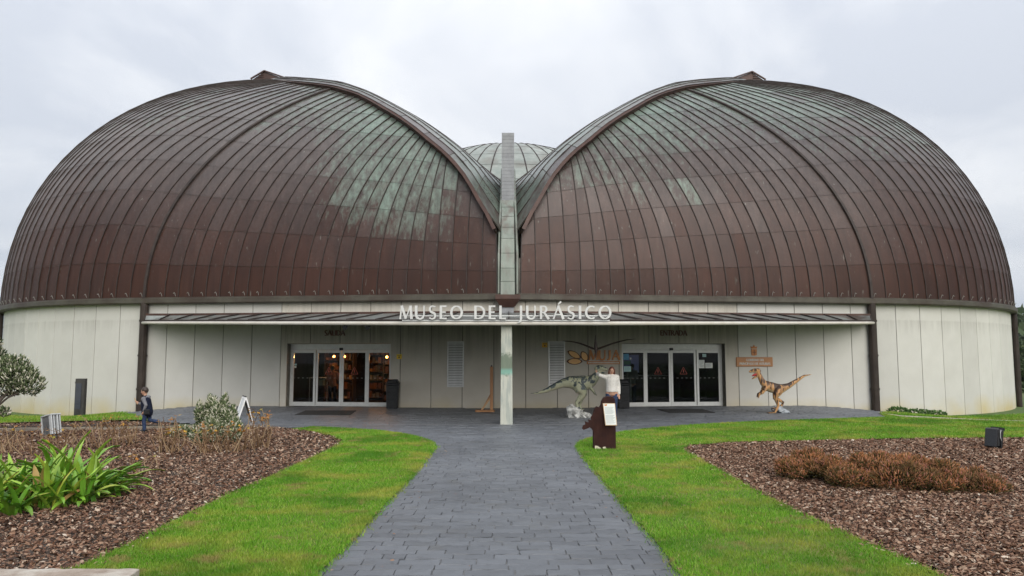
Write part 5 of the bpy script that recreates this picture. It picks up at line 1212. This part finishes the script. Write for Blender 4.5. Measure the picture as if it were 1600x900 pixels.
# striped raptor in front of the right wall
RY = 24.2; sR = RY/F_PX; P = pix(sR, 1212, 645.5)
rp_ = thing('dinosaur_statue', 'orange raptor statue with dark stripes and open red mouth near the wall', 'statue', ((1212-CX)*sR*.997, RY, 0))
SK2 = skin_mat('striped_orange_hide', ((.40, .19, .065), (.52, .29, .12)), (.045, .022, .012), 2.4, (6.5, .6, 1.6), (.58, .46, .26), .52, .565, 0)
mb = MB()
mb.tube([P(1267, 586), P(1256, 587.8), P(1244, 595.5), P(1231, 603.5), P(1221, 607.5), P(1212, 608), P(1204, 606), P(1197, 603), P(1191, 598.5), P(1188, 592.5), P(1185.5, 586.5), P(1183, 582.5)],
        [.01, .035, .058, .088, .135, .165, .17, .15, .105, .082, .075, .075], 14, round_ends=True)
mb.ball(P(1214, 609.5), (.15, .14, .15)); mb.ball(P(1199, 607), (.12, .12, .11))
mb.tube([P(1214, 610, -.11), P(1209.5, 616, -.15), P(1207.5, 621, -.14), P(1210, 628, -.13), P(1211.5, 634, -.13), P(1208.5, 640, -.13), P(1206, 643.5, -.13)], [.145, .12, .085, .06, .045, .042, .04], 10, round_ends=True)
mb.tube([P(1216, 610, .09), P(1213, 617, .14), P(1211.5, 623, .14), P(1218, 626, .13), P(1224, 629.5, .13), P(1221.5, 634, .13), P(1217.5, 637.5, .13)], [.14, .11, .075, .056, .042, .04, .038], 10, round_ends=True)
for (fx, fy, fd) in ((1206.5, 643.5, -.13), (1218, 637.5, .13)):
    for a in (-.07, .02, .09): mb.tube([P(fx, fy, fd), P(fx-6, fy+.6, fd+a*.6), P(fx-10.5, fy+1.2, fd+a)], [.036, .026, .013], 7, round_ends=True)
for s_ in (-1, 1):
    e = 0 if s_ < 0 else 2.5
    mb.tube([P(1194, 606, s_*.11), P(1190+e, 610.5, s_*.16), P(1187.5+e, 614, s_*.16), P(1182.5+e, 616.5, s_*.15), P(1181.3+e, 620, s_*.15)], [.07, .052, .042, .034, .024], 8, round_ends=True)
    for a in (-.025, 0, .025): mb.tube([P(1181.5+e, 619.5, s_*.15+a), P(1181.2+e, 623.5, s_*.15+a*1.5)], [.016, .006], 6, round_ends=True)
mb.tube([P(1184, 580.5), P(1178, 579.8), P(1171.5, 581.5)], [.088, .065, .04], 10, round_ends=True)      # skull and upper jaw
mb.tube([P(1185, 586), P(1180, 590), P(1175, 592.5)], [.055, .038, .024], 10, round_ends=True)           # lower jaw
for s_ in (-1, 1): mb.ball(P(1181, 578, s_*.06), (.035, .02, .025))
fuse('body', mb, .012, SK2, rp_, 4)
MB().tube([P(1183.5, 584.3), P(1179.5, 586.2), P(1175, 588)], [.05, .044, .02], 8, round_ends=True).build('mouth', mat('red_mouth', (.40, .03, .03), rough=.4), rp_, smooth=True)
for s_ in (-1, 1): MB().ball(P(1180.3, 579.4, s_*.078), .015, 8, 6).build('eye', EYE_, rp_, smooth=True)
mb = MB()
for k in range(7):
    for s_ in (-1, 1): mb.tube([P(1179.5-k*1.15, 583+.05*k, s_*(.055-.004*k)), P(1179.5-k*1.15, 584.8, s_*(.054-.004*k))], [.008, .002], 5)
mb.build('teeth', BONE, rp_, kind='stuff')
mb = MB(); mb.tube([P(1203, 641, -.20), P(1199.5, 640, -.21), P(1199.3, 636.5, -.21)], [.022, .018, .004], 6)
for (fx, fy, fd) in ((1206.5, 643.5, -.13), (1218, 637.5, .13)):
    for a in (-.07, .02, .09): mb.tube([P(fx-10.5, fy+1.0, fd+a), P(fx-12.5, fy+1.9, fd+a)], [.014, .003], 5)
mb.build('claws', CLAW, rp_)
rock_mesh([((.16, .10, .06), (.24, .2, .10)), ((.10, .12, .12), (.13, .14, .09)), ((.30, .08, .03), (.12, .14, .05))], 'rock', ROCKG, rp_)

# hanging pterosaur
PY = 21.6; sP = PY/F_PX; P = pix(sP, 931.5, 545)
pt = thing('pterosaur_model', 'dark brown pterosaur model with spread wings hanging under the canopy', 'model', at(931.5, 545, PY))
PB = mat('dark_pterosaur_skin', (.022, .013, .011), (.045, .025, .02), 8, .6)
mb = MB(); mb.tube([P(931, 558.5), P(931.3, 552), P(931.5, 546), P(931, 539), P(930.6, 532), P(930.4, 523)], [.016, .026, .055, .05, .022, .006], 10, round_ends=True)
mb.ball(P(931, 541), (.05, .05, .09)); fuse('body', mb, .012, PB, pt, 2)
for s_ in (-1, 1):
    tips = [(0, 545.5, 3.5), (6, 544, 3.2), (14, 540.5, 2.8), (24, 536.8, 2.5), (34, 534.4, 2.1), (44, 533.2, 1.6), (52, 532.8, .7)] if s_ < 0 else [(0, 545.5, 3.5), (6, 544, 3.2), (14, 541, 2.9), (24, 537.3, 2.6), (36, 533.8, 2.3), (48, 531, 1.7), (62, 529.5, .5)]
    v = []
    for x, y, wd in tips:
        for dz, dp in ((-wd*.5, -.05), (wd*.5, .05), (wd*.5-.6, .30), (-wd*.5+.3, .22)): v.append(P(931.5+s_*x, y-dz, dp))
    f = [(i*4+k, i*4+(k+1) % 4, i*4+4+(k+1) % 4, i*4+4+k) for i in range(len(tips)-1) for k in range(4)]+[(0, 1, 2, 3), tuple(len(v)-4+k for k in (3, 2, 1, 0))]
    MB().add(v, f).build('wing', PB, pt, fix=True)
MB().tube([P(931.5, 544), (0, 0, 2.84-(pt.location.z))], .004, 4).tube([P(918, 540), (-.25, .1, 2.84-pt.location.z)], .003, 4).build('wire', BLACKP, pt)

# ------------------------------------------------------------------ furniture and signs
COR = mat('corten_steel', (.022, .007, .006), (.042, .014, .010), 5, .7, .1, 30, 0, spec=.2)
tX, tY_ = gp(945, 703.5); sS = tY_/F_PX; P = pix(sS, 945, 703.5)
tt_ = thing('dinosaur_sign_post', 'dark rusty steel post with stegosaurus cutout and tilted white text panel', 'sign', (tX, tY_, 0))
bx = MB(); fnp = lambda u, v, d: P(u, v, d)
bx.prism([(928, 703.5), (928, 650), (930.5, 641), (934, 637), (938, 638.5), (940.5, 634.5), (941.5, 629), (945, 623.5), (951, 621.5), (958, 622), (961.5, 625), (962.5, 632), (962.5, 703.5)], fnp, .0, .17)
bx.build('post', COR, tt_, fix=True, bevel=.006)
MB().prism([(929, 677), (929, 643), (926.5, 650), (923.5, 653), (924.5, 657.5), (919.5, 656.5), (920.5, 661), (914.5, 659.5), (915.5, 664), (911.5, 666), (910.2, 670.5), (912.5, 672.5), (917, 670.8), (922, 668.5), (925, 671)], fnp, -.035, .0).build('stegosaurus_cutout', COR, tt_, fix=True)
MB().prism([(930, 703), (930, 696.5), (934, 697), (939, 700), (940, 703)], fnp, -.01, -.001).prism([(941, 703), (942.5, 698.5), (946, 698), (948, 703)], fnp, -.01, -.001).build('footprint_inlay', mat('cream_inlay', (.6, .55, .42)), tt_, fix=True)
pn = MB(); Mp = Matrix.Rotation(R_(-14), 4, 'X')
def pp(u, v, d): q = P(u, v, 0); c = P(953, 648.5, 0); return c+Vector((0, -.075, 0))+(Mp @ (q-c+Vector((0, d, 0))))
pn.prism([(942.5, 631.5), (961.3, 631.5), (963, 665.7), (945.2, 665.7)], pp, -.012, .012)
pl = pn.build('text_panel', mat('panel_frame_wood', (.45, .30, .17)), tt_, fix=True)
MB().prism([(943.4, 632.4), (960.7, 632.4), (962.1, 664.8), (946, 664.8)], pp, -.017, -.0125).build('printed_sheet', mat('printed_white', (.64, .66, .63), (.72, .73, .70), 6), pl, fix=True)
ln = MB()
for k in range(17):
    y = 637.5+k*1.45+(1.2 if k > 7 else 0)
    if y > 662.5: break
    x0 = 944.6+(y-632)*.07; ln.prism([(x0, y), (x0+14.4-(k*7 % 5)*.9, y), (x0+14.4-(k*7 % 5)*.9, y+.42), (x0, y+.42)], pp, -.0185, -.0175)
ln.build('printed_lines', mat('grey_ink', (.22, .27, .27)), pl, fix=True, kind='stuff')
MB().prism([(944.6, 633.4), (949, 633.0), (948.5, 635.6), (945, 635.9)], pp, -.0187, -.0176).build('printed_logo', ORA, pl, fix=True)

def bin_(x, y, lab, rz=0):
    t = thing('litter_bin', lab, 'bin', (x, y, 0), rz, 'black bins beside the doors')
    MB().box(-.19, .19, -.19, .19, 0, .80, taper=-.02).build('body', BLACKP, t, bevel=.02)
    rb = MB()
    for k in range(5): rb.box(-.17, .17, -.218, -.20, .16+k*.12, .20+k*.12)
    rb.build('ribs', BLACKP, t, bevel=.006)
    ld = MB().box(-.235, .235, -.235, .235, .80, .87).box(-.215, .215, -.215, .215, .87, 1.0, taper=.06)
    ld.build('lid', BLACKP, t, bevel=.02); MB().box(-.13, .13, -.222, -.205, .885, .94).build('flap', mat('bin_flap', (.008, .008, .009)), t)
bin_(at(613.5, 640, 26.6).x, 26.6, 'black bin with domed lid under the yellow notice by the shop door'); bin_(at(975, 640, 26.6).x-.02, 26.6, 'black bin between the woman and the entrance door')
EW = mat('varnished_pine', (.30, .135, .05), (.42, .21, .09), 6, .5, .1, 30, stretch=(1, 1, .2)); EW2 = mat('pale_pine', (.42, .24, .11), (.5, .31, .16), 6, .6)
ex, ey = gp(768, 643); t = thing('wooden_stand', 'orange pine upright on wide foot with diagonal brace beside the pillar', 'stand', (ex, ey, 0))
MB().box(-.05, .05, -.05, .05, .05, 1.46).build('post', EW, t, bevel=.008); MB().box(-.52, .10, -.30, .16, 0, .06).build('foot', EW, t, bevel=.008); MB().bar((-.32, -.03, .06), (-.05, -.03, .42), .08, .05).build('brace', EW2, t); MB().bar((-.30, .08, .06), (-.04, .08, .54), .07, .05).build('brace', EW, t)
MB().ball((0, 0, 1.48), .03, 8, 6).build('knob', BLACKP, t, smooth=True)
MATM = mat('black_doormat', (.014, .014, .014), (.03, .03, .03), 60, .95, .6, 120)
def mat_at(a, b, c, d, lab):
    q = [gp(*p) for p in (a, b, c, d)]; mb = MB(); mb.prism(q, lambda u, v, d_: (u, v, d_), .003, .018); tag(mb.build('doormat', MATM, fix=True, bevel=.004), lab, 'doormat', 'mats before the doors')
mat_at((461, 648.5), (548, 648.5), (557, 642), (478, 642), 'long black doormat on the slate before the shop door'); mat_at((1046, 645.5), (1118, 645.5), (1098, 639.8), (1026, 639.8), 'long black doormat on the slate before the museum entrance')
# a-frame board seen nearly edge on
ax, ay = gp(381, 667); t = thing('a_frame_board', 'white folding a-frame board with dark inside standing behind the dry stems', 'sign', (ax, ay, 0), R_(28))
for s_ in (-1, 1):
    M4 = Matrix.Translation((0, 0, .76)) @ Matrix.Rotation(s_*R_(17), 4, 'Y'); fr = MB()
    for (a, b, c, d) in ((-.26, -.21, -.78, 0), (.21, .26, -.78, 0)): fr.box(-.015, .015, a, b, c, d, M=M4)
    fr.box(-.0151, .0149, -.21, .21, -.05, -.001, M=M4).box(-.0151, .0149, -.21, .21, -.70, -.66, M=M4); o = fr.build('frame', WHITE, t)
    MB().box(-.006*s_ if s_ > 0 else -.006, .006, -.21, .21, -.66, -.05, M=M4).build('board', mat('chalk_board', (.02, .02, .022)) if s_ < 0 else mat('white_board', (.66, .68, .68)), o)
MB().tube([(0, -.24, .77), (0, .24, .77)], .018, 6).build('hinge', BLACKP, t)
# dark information post near the left wall
px_, py_ = -14.35, 25.6; t = thing('information_post', 'tall dark weathered steel information post on the grass by the left wall', 'post', (px_, py_, gz1(px_, py_)), R_(-8))
PM = mat('weathered_dark_steel', (.028, .027, .026), (.055, .05, .045), 3, .55, .2, 14)
MB().box(-.17, .17, -.07, .07, 0, 1.30, taper=.0).build('post', PM, t, bevel=.008); MB().box(-.20, -.165, -.05, .05, 1.14, 1.19).build('hook', PM, t)
b = MB().box(-.135, .07, -.082, -.071, .30, 1.14).build('face_panel', mat('slate_blue_panel', (.035, .04, .055), (.06, .065, .085), 3, .4), t); MB().box(-.10, .03, -.09, -.083, .14, .24).build('small_plate', PM, t)
mb = MB()
for k in range(7): mb.box(-.11, .03-.02*(k % 3), -.0845, -.0825, .40+k*.09, .42+k*.09)
mb.build('printed_lines', mat('faint_print', (.06, .062, .07)), b, kind='stuff')
# floodlights
fx, fy = gp(82, 683); t = thing('floodlight', 'pale grey metal floodlight with ribbed back in the left bed', 'floodlight', (fx, fy, 0), R_(-25))
FG = mat('grey_painted_metal', (.42, .44, .45), (.52, .54, .55), 5, .45); FD = mat('dark_grey_metal', (.10, .105, .11), (.15, .155, .16), 5, .4)
M4 = Matrix.Translation((0, 0, .25)) @ Matrix.Rotation(R_(-12), 4, 'Y')
MB().box(-.17, .08, -.10, .10, -.20, .22, M=M4).build('housing', FD, t, bevel=.02)
sh = MB(); sh.box(-.19, .17, -.12, .12, .22, .25, M=M4)
for k in range(4): y = -.115+.068*k; sh.box(.08, .17-.02*(k % 2), y, y+.026, -.20, .22, M=M4)
sh.box(-.185, -.17, -.12, .12, -.16, .22, M=M4); sh.build('cowl', FG, t, bevel=.008)
MB().bar((0, -.13, .0), (0, -.13, .25), .03, .02).bar((0, .13, .0), (0, .13, .25), .03, .02).build('bracket', FD, t); MB().box(-.1, .1, -.2, .2, 0, .03).build('base_plate', FD, t)
BLACK2 = mat('matt_black', (.008, .008, .009), rough=.5)
fx, fy = gp(1556, 701); t = thing('floodlight', 'black floodlight on short bracket in the right bark bed', 'floodlight', (fx, fy, 0), R_(20))
M4 = Matrix.Translation((.02, 0, .20)) @ Matrix.Rotation(R_(10), 4, 'Y')
MB().box(-.05, .13, -.11, .11, -.19, .20, M=M4).build('housing', BLACK2, t, bevel=.045)
MB().box(-.12, -.056, -.13, .13, -.19, .18, M=M4).build('lamp_face', mat('black_gloss', (.012, .012, .014), rough=.15), t, bevel=.02)
sh = MB()
for k in range(5): sh.box(.0, .14, -.09+.043*k, -.078+.043*k, .16, .215, M=M4)
sh.build('cooling_fins', BLACKP, t); MB().bar((.02, -.12, 0), (.02, -.12, .2), .025).bar((.02, .12, 0), (.02, .12, .2), .025).box(-.09, .12, -.14, .14, 0, .02).build('bracket', BLACKP, t)
MB().tube([(.06, -.11, .36), (.02, -.125, .30), (.01, -.13, .22), (.03, -.13, .16)], .006, 5).build('cable', mat('pale_cable', (.5, .5, .5)), t)

# ------------------------------------------------------------------ people
SKIN = mat('skin', (.50, .28, .19), (.56, .33, .23), 12, .55, sub=.06); SKIN2 = mat('skin_tan', (.40, .21, .14), (.46, .26, .18), 12, .55, sub=.06)
def hand(mb, w_, d, palm, s=1.0, curl=.5, thumb=1):      # palm and five unequal fingers
    d = Vector(d).normalized(); pn_ = Vector(palm).normalized(); sd_ = d.cross(pn_).normalized(); w_ = Vector(w_)
    mb.tube([w_, w_+d*.045*s, w_+d*.085*s], [.022*s, .030*s, .030*s], 8, flat=1.0, round_ends=True)
    for k, (o, L) in enumerate(((-.027, .068), (-.009, .078), (.009, .073), (.026, .058))):
        b = w_+d*.085*s+sd_*o*s; c = curl*(1+.12*k); m_ = b+(d*math.cos(c*.5)+pn_*math.sin(c*.5))*L*.5*s; e = m_+(d*math.cos(c*1.5)+pn_*math.sin(c*1.5))*L*.5*s; mb.tube([b-d*.02*s, b, m_, e], [.0095*s, .0095*s, .0088*s, .0072*s], 6, round_ends=True)
    b = w_+d*.03*s-sd_*.026*s*thumb; m_ = b+(d*.6-sd_*.7*thumb+pn_*.4).normalized()*.032*s; mb.tube([b, m_, m_+(d*.85-sd_*.2*thumb+pn_*.4).normalized()*.03*s], [.012*s, .0105*s, .0085*s], 6, round_ends=True)
def person(name, label, loc, rz, h, J, cols, hair, tilt=0.0, grp=None, vox=.011, skin=SKIN, wide=1.0):
    # J: joints in metres for a 1.0 m tall figure: hip, neck, head, shoulders, elbows, wrists, knees, ankles, toes (left/right)
    t = thing(name, label, 'person', loc, rz, grp); V = lambda k: Vector(J[k])*h
    top_m, leg_m, shoe_m = cols; W = wide; s = h
    def limb(mb, names, rad, e=0.0): mb.tube([V(n) for n in names], [(r_+e/s)*s for r_ in rad], 10, round_ends=True)
    hip, nk = V('hip'), V('neck'); shl, shr = V('shl'), V('shr')
    # skin
    b = MB(); b.tube([hip, hip.lerp(nk, .35), hip.lerp(nk, .75), nk], [.085*s*W, .078*s*W, .088*s*W, .04*s], 12, round_ends=True, flat=1.0); b.tube([shl, nk-Vector((0, 0, .02*s)), shr], [.038*s, .045*s, .038*s], 8, round_ends=True)
    hd_ = V('head'); up = (hd_-nk).normalized(); b.tube([nk-up*.03*s, nk.lerp(hd_, .5), hd_-up*.02*s], [.036*s, .034*s, .04*s], 8, round_ends=True)
    f = Vector(J.get('face', (0, -1, 0))).normalized(); side = f.cross(up).normalized()
    HS = s*(1.0 if h > 1.3 else 1.22); MR_ = Matrix((side, f, up)).transposed()
    b.ball(hd_, (.047*HS, .057*HS, .066*HS), 14, 10, MR_); b.ball(hd_-up*.035*HS+f*.014*HS, (.035*HS, .038*HS, .038*HS), 12, 8, MR_); b.ball(hd_+f*.060*HS-up*.012*HS, (.008*HS, .012*HS, .013*HS), 8, 6, MR_)
    for q in (-1, 1): b.ball(hd_+side*q*.048*HS-up*.008*HS-f*.004*HS, (.007*HS, .012*HS, .017*HS), 8, 6, MR_)
    for q in ('l', 'r'):
        limb(b, ['sh'+q, 'el'+q, 'wr'+q], [.030, .023, .015]); d_ = V('wr'+q)-V('el'+q); hand(b, V('wr'+q), J.get('hd'+q, d_), J.get('pm'+q, f), s*.60, J.get('curl', .5), 1 if q == 'l' else -1)
        limb(b, ['hp'+q, 'kn'+q, 'an'+q], [.054*W, .036, .022])
    fuse('body', b, vox, skin, t, 3)
    # sweater or jacket
    c = MB(); c.tube([hip+Vector((0, 0, .0)), hip.lerp(nk, .35), hip.lerp(nk, .72), hip.lerp(nk, .92), nk-Vector((0, 0, .012*s))], [.098*s*W, .094*s*W, .102*s*W, .078*s*W, .046*s], 14, round_ends=False)
    c.tube([shl, nk-Vector((0, 0, .03*s)), shr], [.050*s, .06*s, .050*s], 8, round_ends=True)
    for q in ('l', 'r'): w2 = V('el'+q).lerp(V('wr'+q), .88); c.tube([V('sh'+q), V('sh'+q).lerp(V('el'+q), .5)+Vector((0, 0, -.004*s)), V('el'+q), w2], [.046*s, .041*s, .036*s, .030*s], 10, round_ends=True)
    fuse('top', c, vox, top_m, t, 3)
    c = MB(); c.tube([V('hpl'), hip, V('hpr')], [.046*s*W, .080*s*W, .046*s*W], 10, round_ends=True)
    for q in ('l', 'r'): c.tube([V('hp'+q), V('hp'+q).lerp(V('kn'+q), .5), V('kn'+q), V('kn'+q).lerp(V('an'+q), .5), V('an'+q)], [.052*s*W, .055*s*W, .045*s, .042*s, .038*s], 10, round_ends=True)
    fuse('trousers', c, vox, leg_m, t, 3)
    for q in ('l', 'r'):
        a, e = V('an'+q), V('to'+q); MB().tube([a-(e-a)*.3-Vector((0, 0, .012*s)), a.lerp(e, .4)-Vector((0, 0, .006*s)), e], [.026*s, .028*s, .020*s], 8, round_ends=True).build('shoe', shoe_m, t, smooth=True)
    hm, style = hair; c = MB(); c.ball(hd_+up*.014*HS-f*.012*HS, (.055*HS, .061*HS, .064*HS), 14, 10, MR_)
    if style == 'long':
        c.tube([hd_-f*.045*HS+up*.02*HS, hd_-f*.055*HS-up*.06*HS, hd_-f*.05*HS-up*.14*HS], [.046*HS, .046*HS, .026*HS], 10, round_ends=True)
        for q in (-1, 1): c.tube([hd_+side*q*.042*HS+up*.02*HS, hd_+side*q*.052*HS-up*.06*HS, hd_+side*q*.05*HS+f*.01*HS-up*.13*HS], [.02*HS, .02*HS, .008*HS], 8, round_ends=True)
    fuse('hair', c, vox*.8, hm, t, 2)
    for q in (-1, 1): MB().ball(hd_+f*.0555*HS+side*q*.019*HS+up*.006*HS, (.0065*HS,)*3, 8, 6).build('eye', EYE_, t, smooth=True)
    MB().tube([hd_+f*.0535*HS-side*.016*HS-up*.036*HS, hd_+f*.057*HS-up*.038*HS, hd_+f*.0535*HS+side*.016*HS-up*.036*HS], .0045*HS, 6).build('mouth', mat('lips', (.36, .12, .10)), t, smooth=True)
    return t, V
JEAN = mat('blue_denim', (.022, .036, .08), (.04, .062, .125), 14, .9, .3, 90, spec=.2); NAVY = mat('navy_cloth', (.008, .011, .024), (.014, .018, .036), 10, .9, .2, 60, spec=.15); KNIT = mat('white_knit', (.66, .63, .58), (.76, .74, .70), 20, .9, .6, 70)
SHOE = mat('dark_shoe', (.02, .02, .022), (.04, .04, .04), 8, .6); HAIRD = mat('dark_brown_hair', (.022, .013, .009), (.045, .026, .017), 30, .5); HAIRC = mat('chestnut_hair', (.09, .028, .018), (.15, .05, .03), 30, .5)
stand = dict(hip=(0, 0, .52), neck=(0, .005, .84), head=(0, -.012, .925), shl=(-.105, 0, .80), shr=(.105, 0, .80), ell=(-.135, .02, .63), elr=(.135, .02, .63), wrl=(-.14, -.02, .48), wrr=(.14, -.02, .48), hpl=(-.055, 0, .50), hpr=(.055, 0, .50), knl=(-.06, -.01, .28), knr=(.06, -.01, .28), anl=(-.06, .01, .045), anr=(.06, .01, .045), tol=(-.07, -.09, .02), tor=(.07, -.09, .02))
# woman reaching to the statue's jaw: the viewer sees her from the front, her raised hand on the picture's left
WY = 21.75; ws = WY/F_PX; hgt = 1.50; wX = (954.5-CX)*ws
J = dict(stand); J.update(head=(.004, -.02, .925), face=(-.12, -1, -.12), ell=(-.225, -.03, .835), wrl=((933.0-954.5)*ws/hgt, .10, (1.75-(582.5-559)*ws)/hgt-.01), pml=(1, .2, .2), hdl=(-.35, .25, 1), elr=(.14, .03, .63), wrr=(.135, -.03, .475), curl=.45)
wo, V = person('person', 'woman in white knitted sweater and jeans touching the green statue\'s jaw', (wX, WY, 0), 0, hgt, J, (KNIT, JEAN, SHOE), (HAIRC, 'long'), wide=1.18)
MB().tube([V('neck')+Vector((-.05, -.055, .005)), V('neck')+Vector((0, -.082, -.055)), V('neck')+Vector((.05, -.055, .005))], .010, 6).build('collar', KNIT, wo, smooth=True)
# boy running to the left, seen from his left side
BY = 18.15; bs = BY/F_PX; hB = 1.06; bX = (237-CX)*bs
J = dict(hip=(0, 0, .46), neck=(-.045, 0, .775), head=(-.075, 0, .905), face=(-1, -.08, -.22), shl=(-.05, -.10, .735), shr=(-.045, .10, .735), ell=(.035, -.135, .60), wrl=(-.02, -.12, .465), elr=(-.12, .12, .60), wrr=(-.215, .04, .63), hpl=(0, -.05, .45), hpr=(0, .05, .45),
         knl=(-.035, -.055, .25), anl=(-.015, -.055, .06), tol=(-.10, -.06, .03), knr=(.045, .055, .255), anr=(.235, .055, .225), tor=(.26, .055, .15), hdl=(-.3, 0, -1), pml=(-1, 0, 0), hdr=(-.8, -.2, .6), pmr=(0, -1, 0), curl=.7)
JACK = mat('grey_jacket', (.13, .13, .145), (.20, .20, .215), 10, .85, .3, 50)
bo, V = person('person', 'small boy in navy vest and jeans running left behind the dry plants', (bX, BY, 0), 0, hB, J, (JACK, JEAN, SHOE), (HAIRD, 'short'), vox=.009, wide=1.0)
c = MB(); hip, nk = V('hip'), V('neck'); c.tube([hip-Vector((-.01, 0, .03)), hip.lerp(nk, .4), hip.lerp(nk, .80)], [.128, .124, .112], 12, round_ends=True); fuse('vest', c, .01, NAVY, bo, 3)
MB().tube([nk+Vector((.03, -.05, -.02)), nk+Vector((.075, 0, .0)), nk+Vector((.03, .05, -.02))], [.04, .05, .04], 10, round_ends=True).build('hood', JACK, bo, smooth=True)
bg_ = thing('shoulder_bag', 'small black bag at the running boy\'s hip', 'bag', (bX+.06, BY-.16, .47)); MB().box(-.06, .075, -.035, .03, -.05, .07).build('pouch', BLACKP, bg_, bevel=.015); MB().tube([(-.03, 0, .06), (-.08, .03, .20), (-.12, .08, .31)], .008, 5).build('strap', BLACKP, bg_)
tg = thing('toy_stick', 'short pale stick held up in the running boy\'s hand', 'stick', tuple(Vector((bX, BY, 0))+V('wrr')+Vector((-.045, -.01, .04)))); MB().tube([(.02, 0, -.06), (-.05, -.01, .09)], .012, 6).build('shaft', mat('pale_wood', (.5, .36, .2)), tg)

# ------------------------------------------------------------------ inside the shop and the hall
def inroom(M, x, y, z=0.0): return M @ Vector((x, y, z))
def ang(M): return math.atan2(M[1][0], M[0][0])
SHELFW = mat('dark_shelf_wood', (.05, .03, .02), (.08, .05, .03), 5, .6)
GOODS = ramp_island('shop_goods', [(0, (.03, .02, .015)), (.3, (.12, .05, .03)), (.55, (.25, .11, .05)), (.75, (.40, .22, .10)), (.9, (.10, .12, .14)), (1, (.5, .45, .38))], .7, .3)
def rack(M, x, y, lab, wd=1.2, h=2.0, n=5, seed=0):
    t = thing('display_rack', lab, 'rack', inroom(M, x, y, -.02), ang(M), 'shelves inside the shop'); r = random.Random(seed)
    for q in (0, wd): MB().box(q-.02, q+.02, -.2, .2, 0, h).build('upright', SHELFW, t)
    for k in range(n): MB().box(.02, wd-.02, -.2, .2, .1+k*(h-.15)/n, .125+k*(h-.15)/n).build('shelf', SHELFW, t)
    g = MB()
    for k in range(n):
        q = .05
        while q < wd-.12: w2 = r.uniform(.05, .16); g.box(q, q+w2, -.18, .1, .126+k*(h-.15)/n, .126+k*(h-.15)/n+r.uniform(.08, .28)); q += w2+r.uniform(.01, .05)
    g.build('goods', GOODS, t, kind='stuff')
rack(ML, .1, 3.6, 'tall dark shelf of goods behind the shop\'s left pane', 1.2, 2.1, 5, 1); rack(ML, 1.5, 4.6, 'shelf of orange lit goods at the back of the shop', 1.4, 2.3, 6, 2); rack(ML, 2.9, 2.6, 'shelf of boxed goods behind the shop\'s right pane', .85, 1.9, 5, 3)
t = thing('glass_display_case', 'low glass case with metal frame inside the shop door', 'display case', inroom(ML, .35, 1.3, -.02), ang(ML)); mb = MB()
for a in (0, .7):
    for b_ in (0, .4): mb.box(a-.012, a+.012, b_-.012, b_+.012, 0, 1.0)
mb.build('frame', ALU, t); MB().box(-.02, .72, -.02, .42, 1.0, 1.02).build('top', ALU, t); MB().box(.0, .7, .0, .4, .5, .515).build('shelf', GLASS, t); MB().box(.15, .5, .05, .3, .72, .95).build('carton', mat('pale_green_carton', (.25, .33, .3)), t)
WARM = emit('warm_lamp', (1, .42, .14), 6.0); 
for k, (x, y, z) in enumerate(((.95, 2.2, 1.80), (1.38, 2.2, 1.80), (2.25, 2.8, 2.15), (3.25, 1.7, 1.78))):
    t = thing('shop_lamp', ['left warm globe lamp of the pair inside the shop', 'right warm globe lamp of the pair inside the shop', 'warm globe lamp hanging high behind the middle panes', 'warm globe lamp behind the shop\'s right pane'][k], 'lamp', inroom(ML, x, y, z), 0, 'lamps in the shop')
    MB().ball((0, 0, 0), .055, 12, 8).build('bulb', WARM, t, smooth=True); MB().tube([(0, 0, .05), (0, 0, 2.9-z)], .008, 5).build('cord', BLACKP, t)
    l = bpy.data.lights.new('shop_lamp_light', 'POINT'); l.energy = 32; l.color = (1, .42, .15); l.shadow_soft_size = .06; lo = bpy.data.objects.new('shop_lamp_light', l); COL.objects.link(lo); lo.location = inroom(ML, x, y-.12, z-.02)
PINK = mat('pink_shirt', (.50, .27, .23), (.56, .33, .28), 10, .85); GREYT = mat('grey_shirt', (.20, .21, .22), (.27, .28, .29), 10, .85)
Jb = dict(stand); Jb.update(face=(.4, 1, 0), ell=(-.14, .03, .64), wrl=(-.06, .12, .55), elr=(.15, .03, .64), wrr=(.20, .13, .56))
person('person', 'shopper in pink top standing behind the shop\'s second pane', inroom(ML, 1.32, 1.15, -.02), 0, 1.48, Jb, (PINK, NAVY, SHOE), (HAIRD, 'short'), vox=.016)
Jc = dict(stand); Jc.update(face=(-.7, -.4, -.1), ell=(-.13, -.06, .64), wrl=(-.14, -.16, .62), elr=(.13, -.05, .63), wrr=(.02, -.18, .64))
person('person', 'attendant in grey top behind the entrance\'s left pane', inroom(MR, .72, 1.2, -.02), 0, 1.55, Jc, (GREYT, JEAN, SHOE), (HAIRD, 'short'), vox=.016)
t = thing('reading_stand', 'thin metal stand before the attendant inside the entrance', 'stand', inroom(MR, .42, 1.0, -.02), ang(MR)); mb = MB()
for a in (-.17, .2): mb.box(a-.014, a+.014, -.014, .014, 0, 1.0)
mb.build('legs', ALU, t); MB().bar((-.2, -.02, 1.02), (.24, -.02, 1.02), .34, .025).build('top', ALU, t)
t = thing('banner_screen', 'dim blue screen hanging inside the entrance hall', 'screen', inroom(MR, .9, 4.2, 1.1), ang(MR)); MB().box(0, 1.1, 0, .06, 0, .8).build('bezel', BLACKP, t); MB().box(.04, 1.06, -.012, -.001, .04, .76).build('display', emit('dim_screen', (.10, .11, .22), .25), t)
t = thing('counter', 'long dark counter at the back of the entrance hall', 'counter', inroom(MR, .2, 4.6, -.02), ang(MR)); MB().box(0, 3.2, 0, .6, 0, 1.0).build('body', SHELFW, t); MB().box(-.05, 3.25, -.05, .65, 1.0, 1.04).build('top', ALU, t)
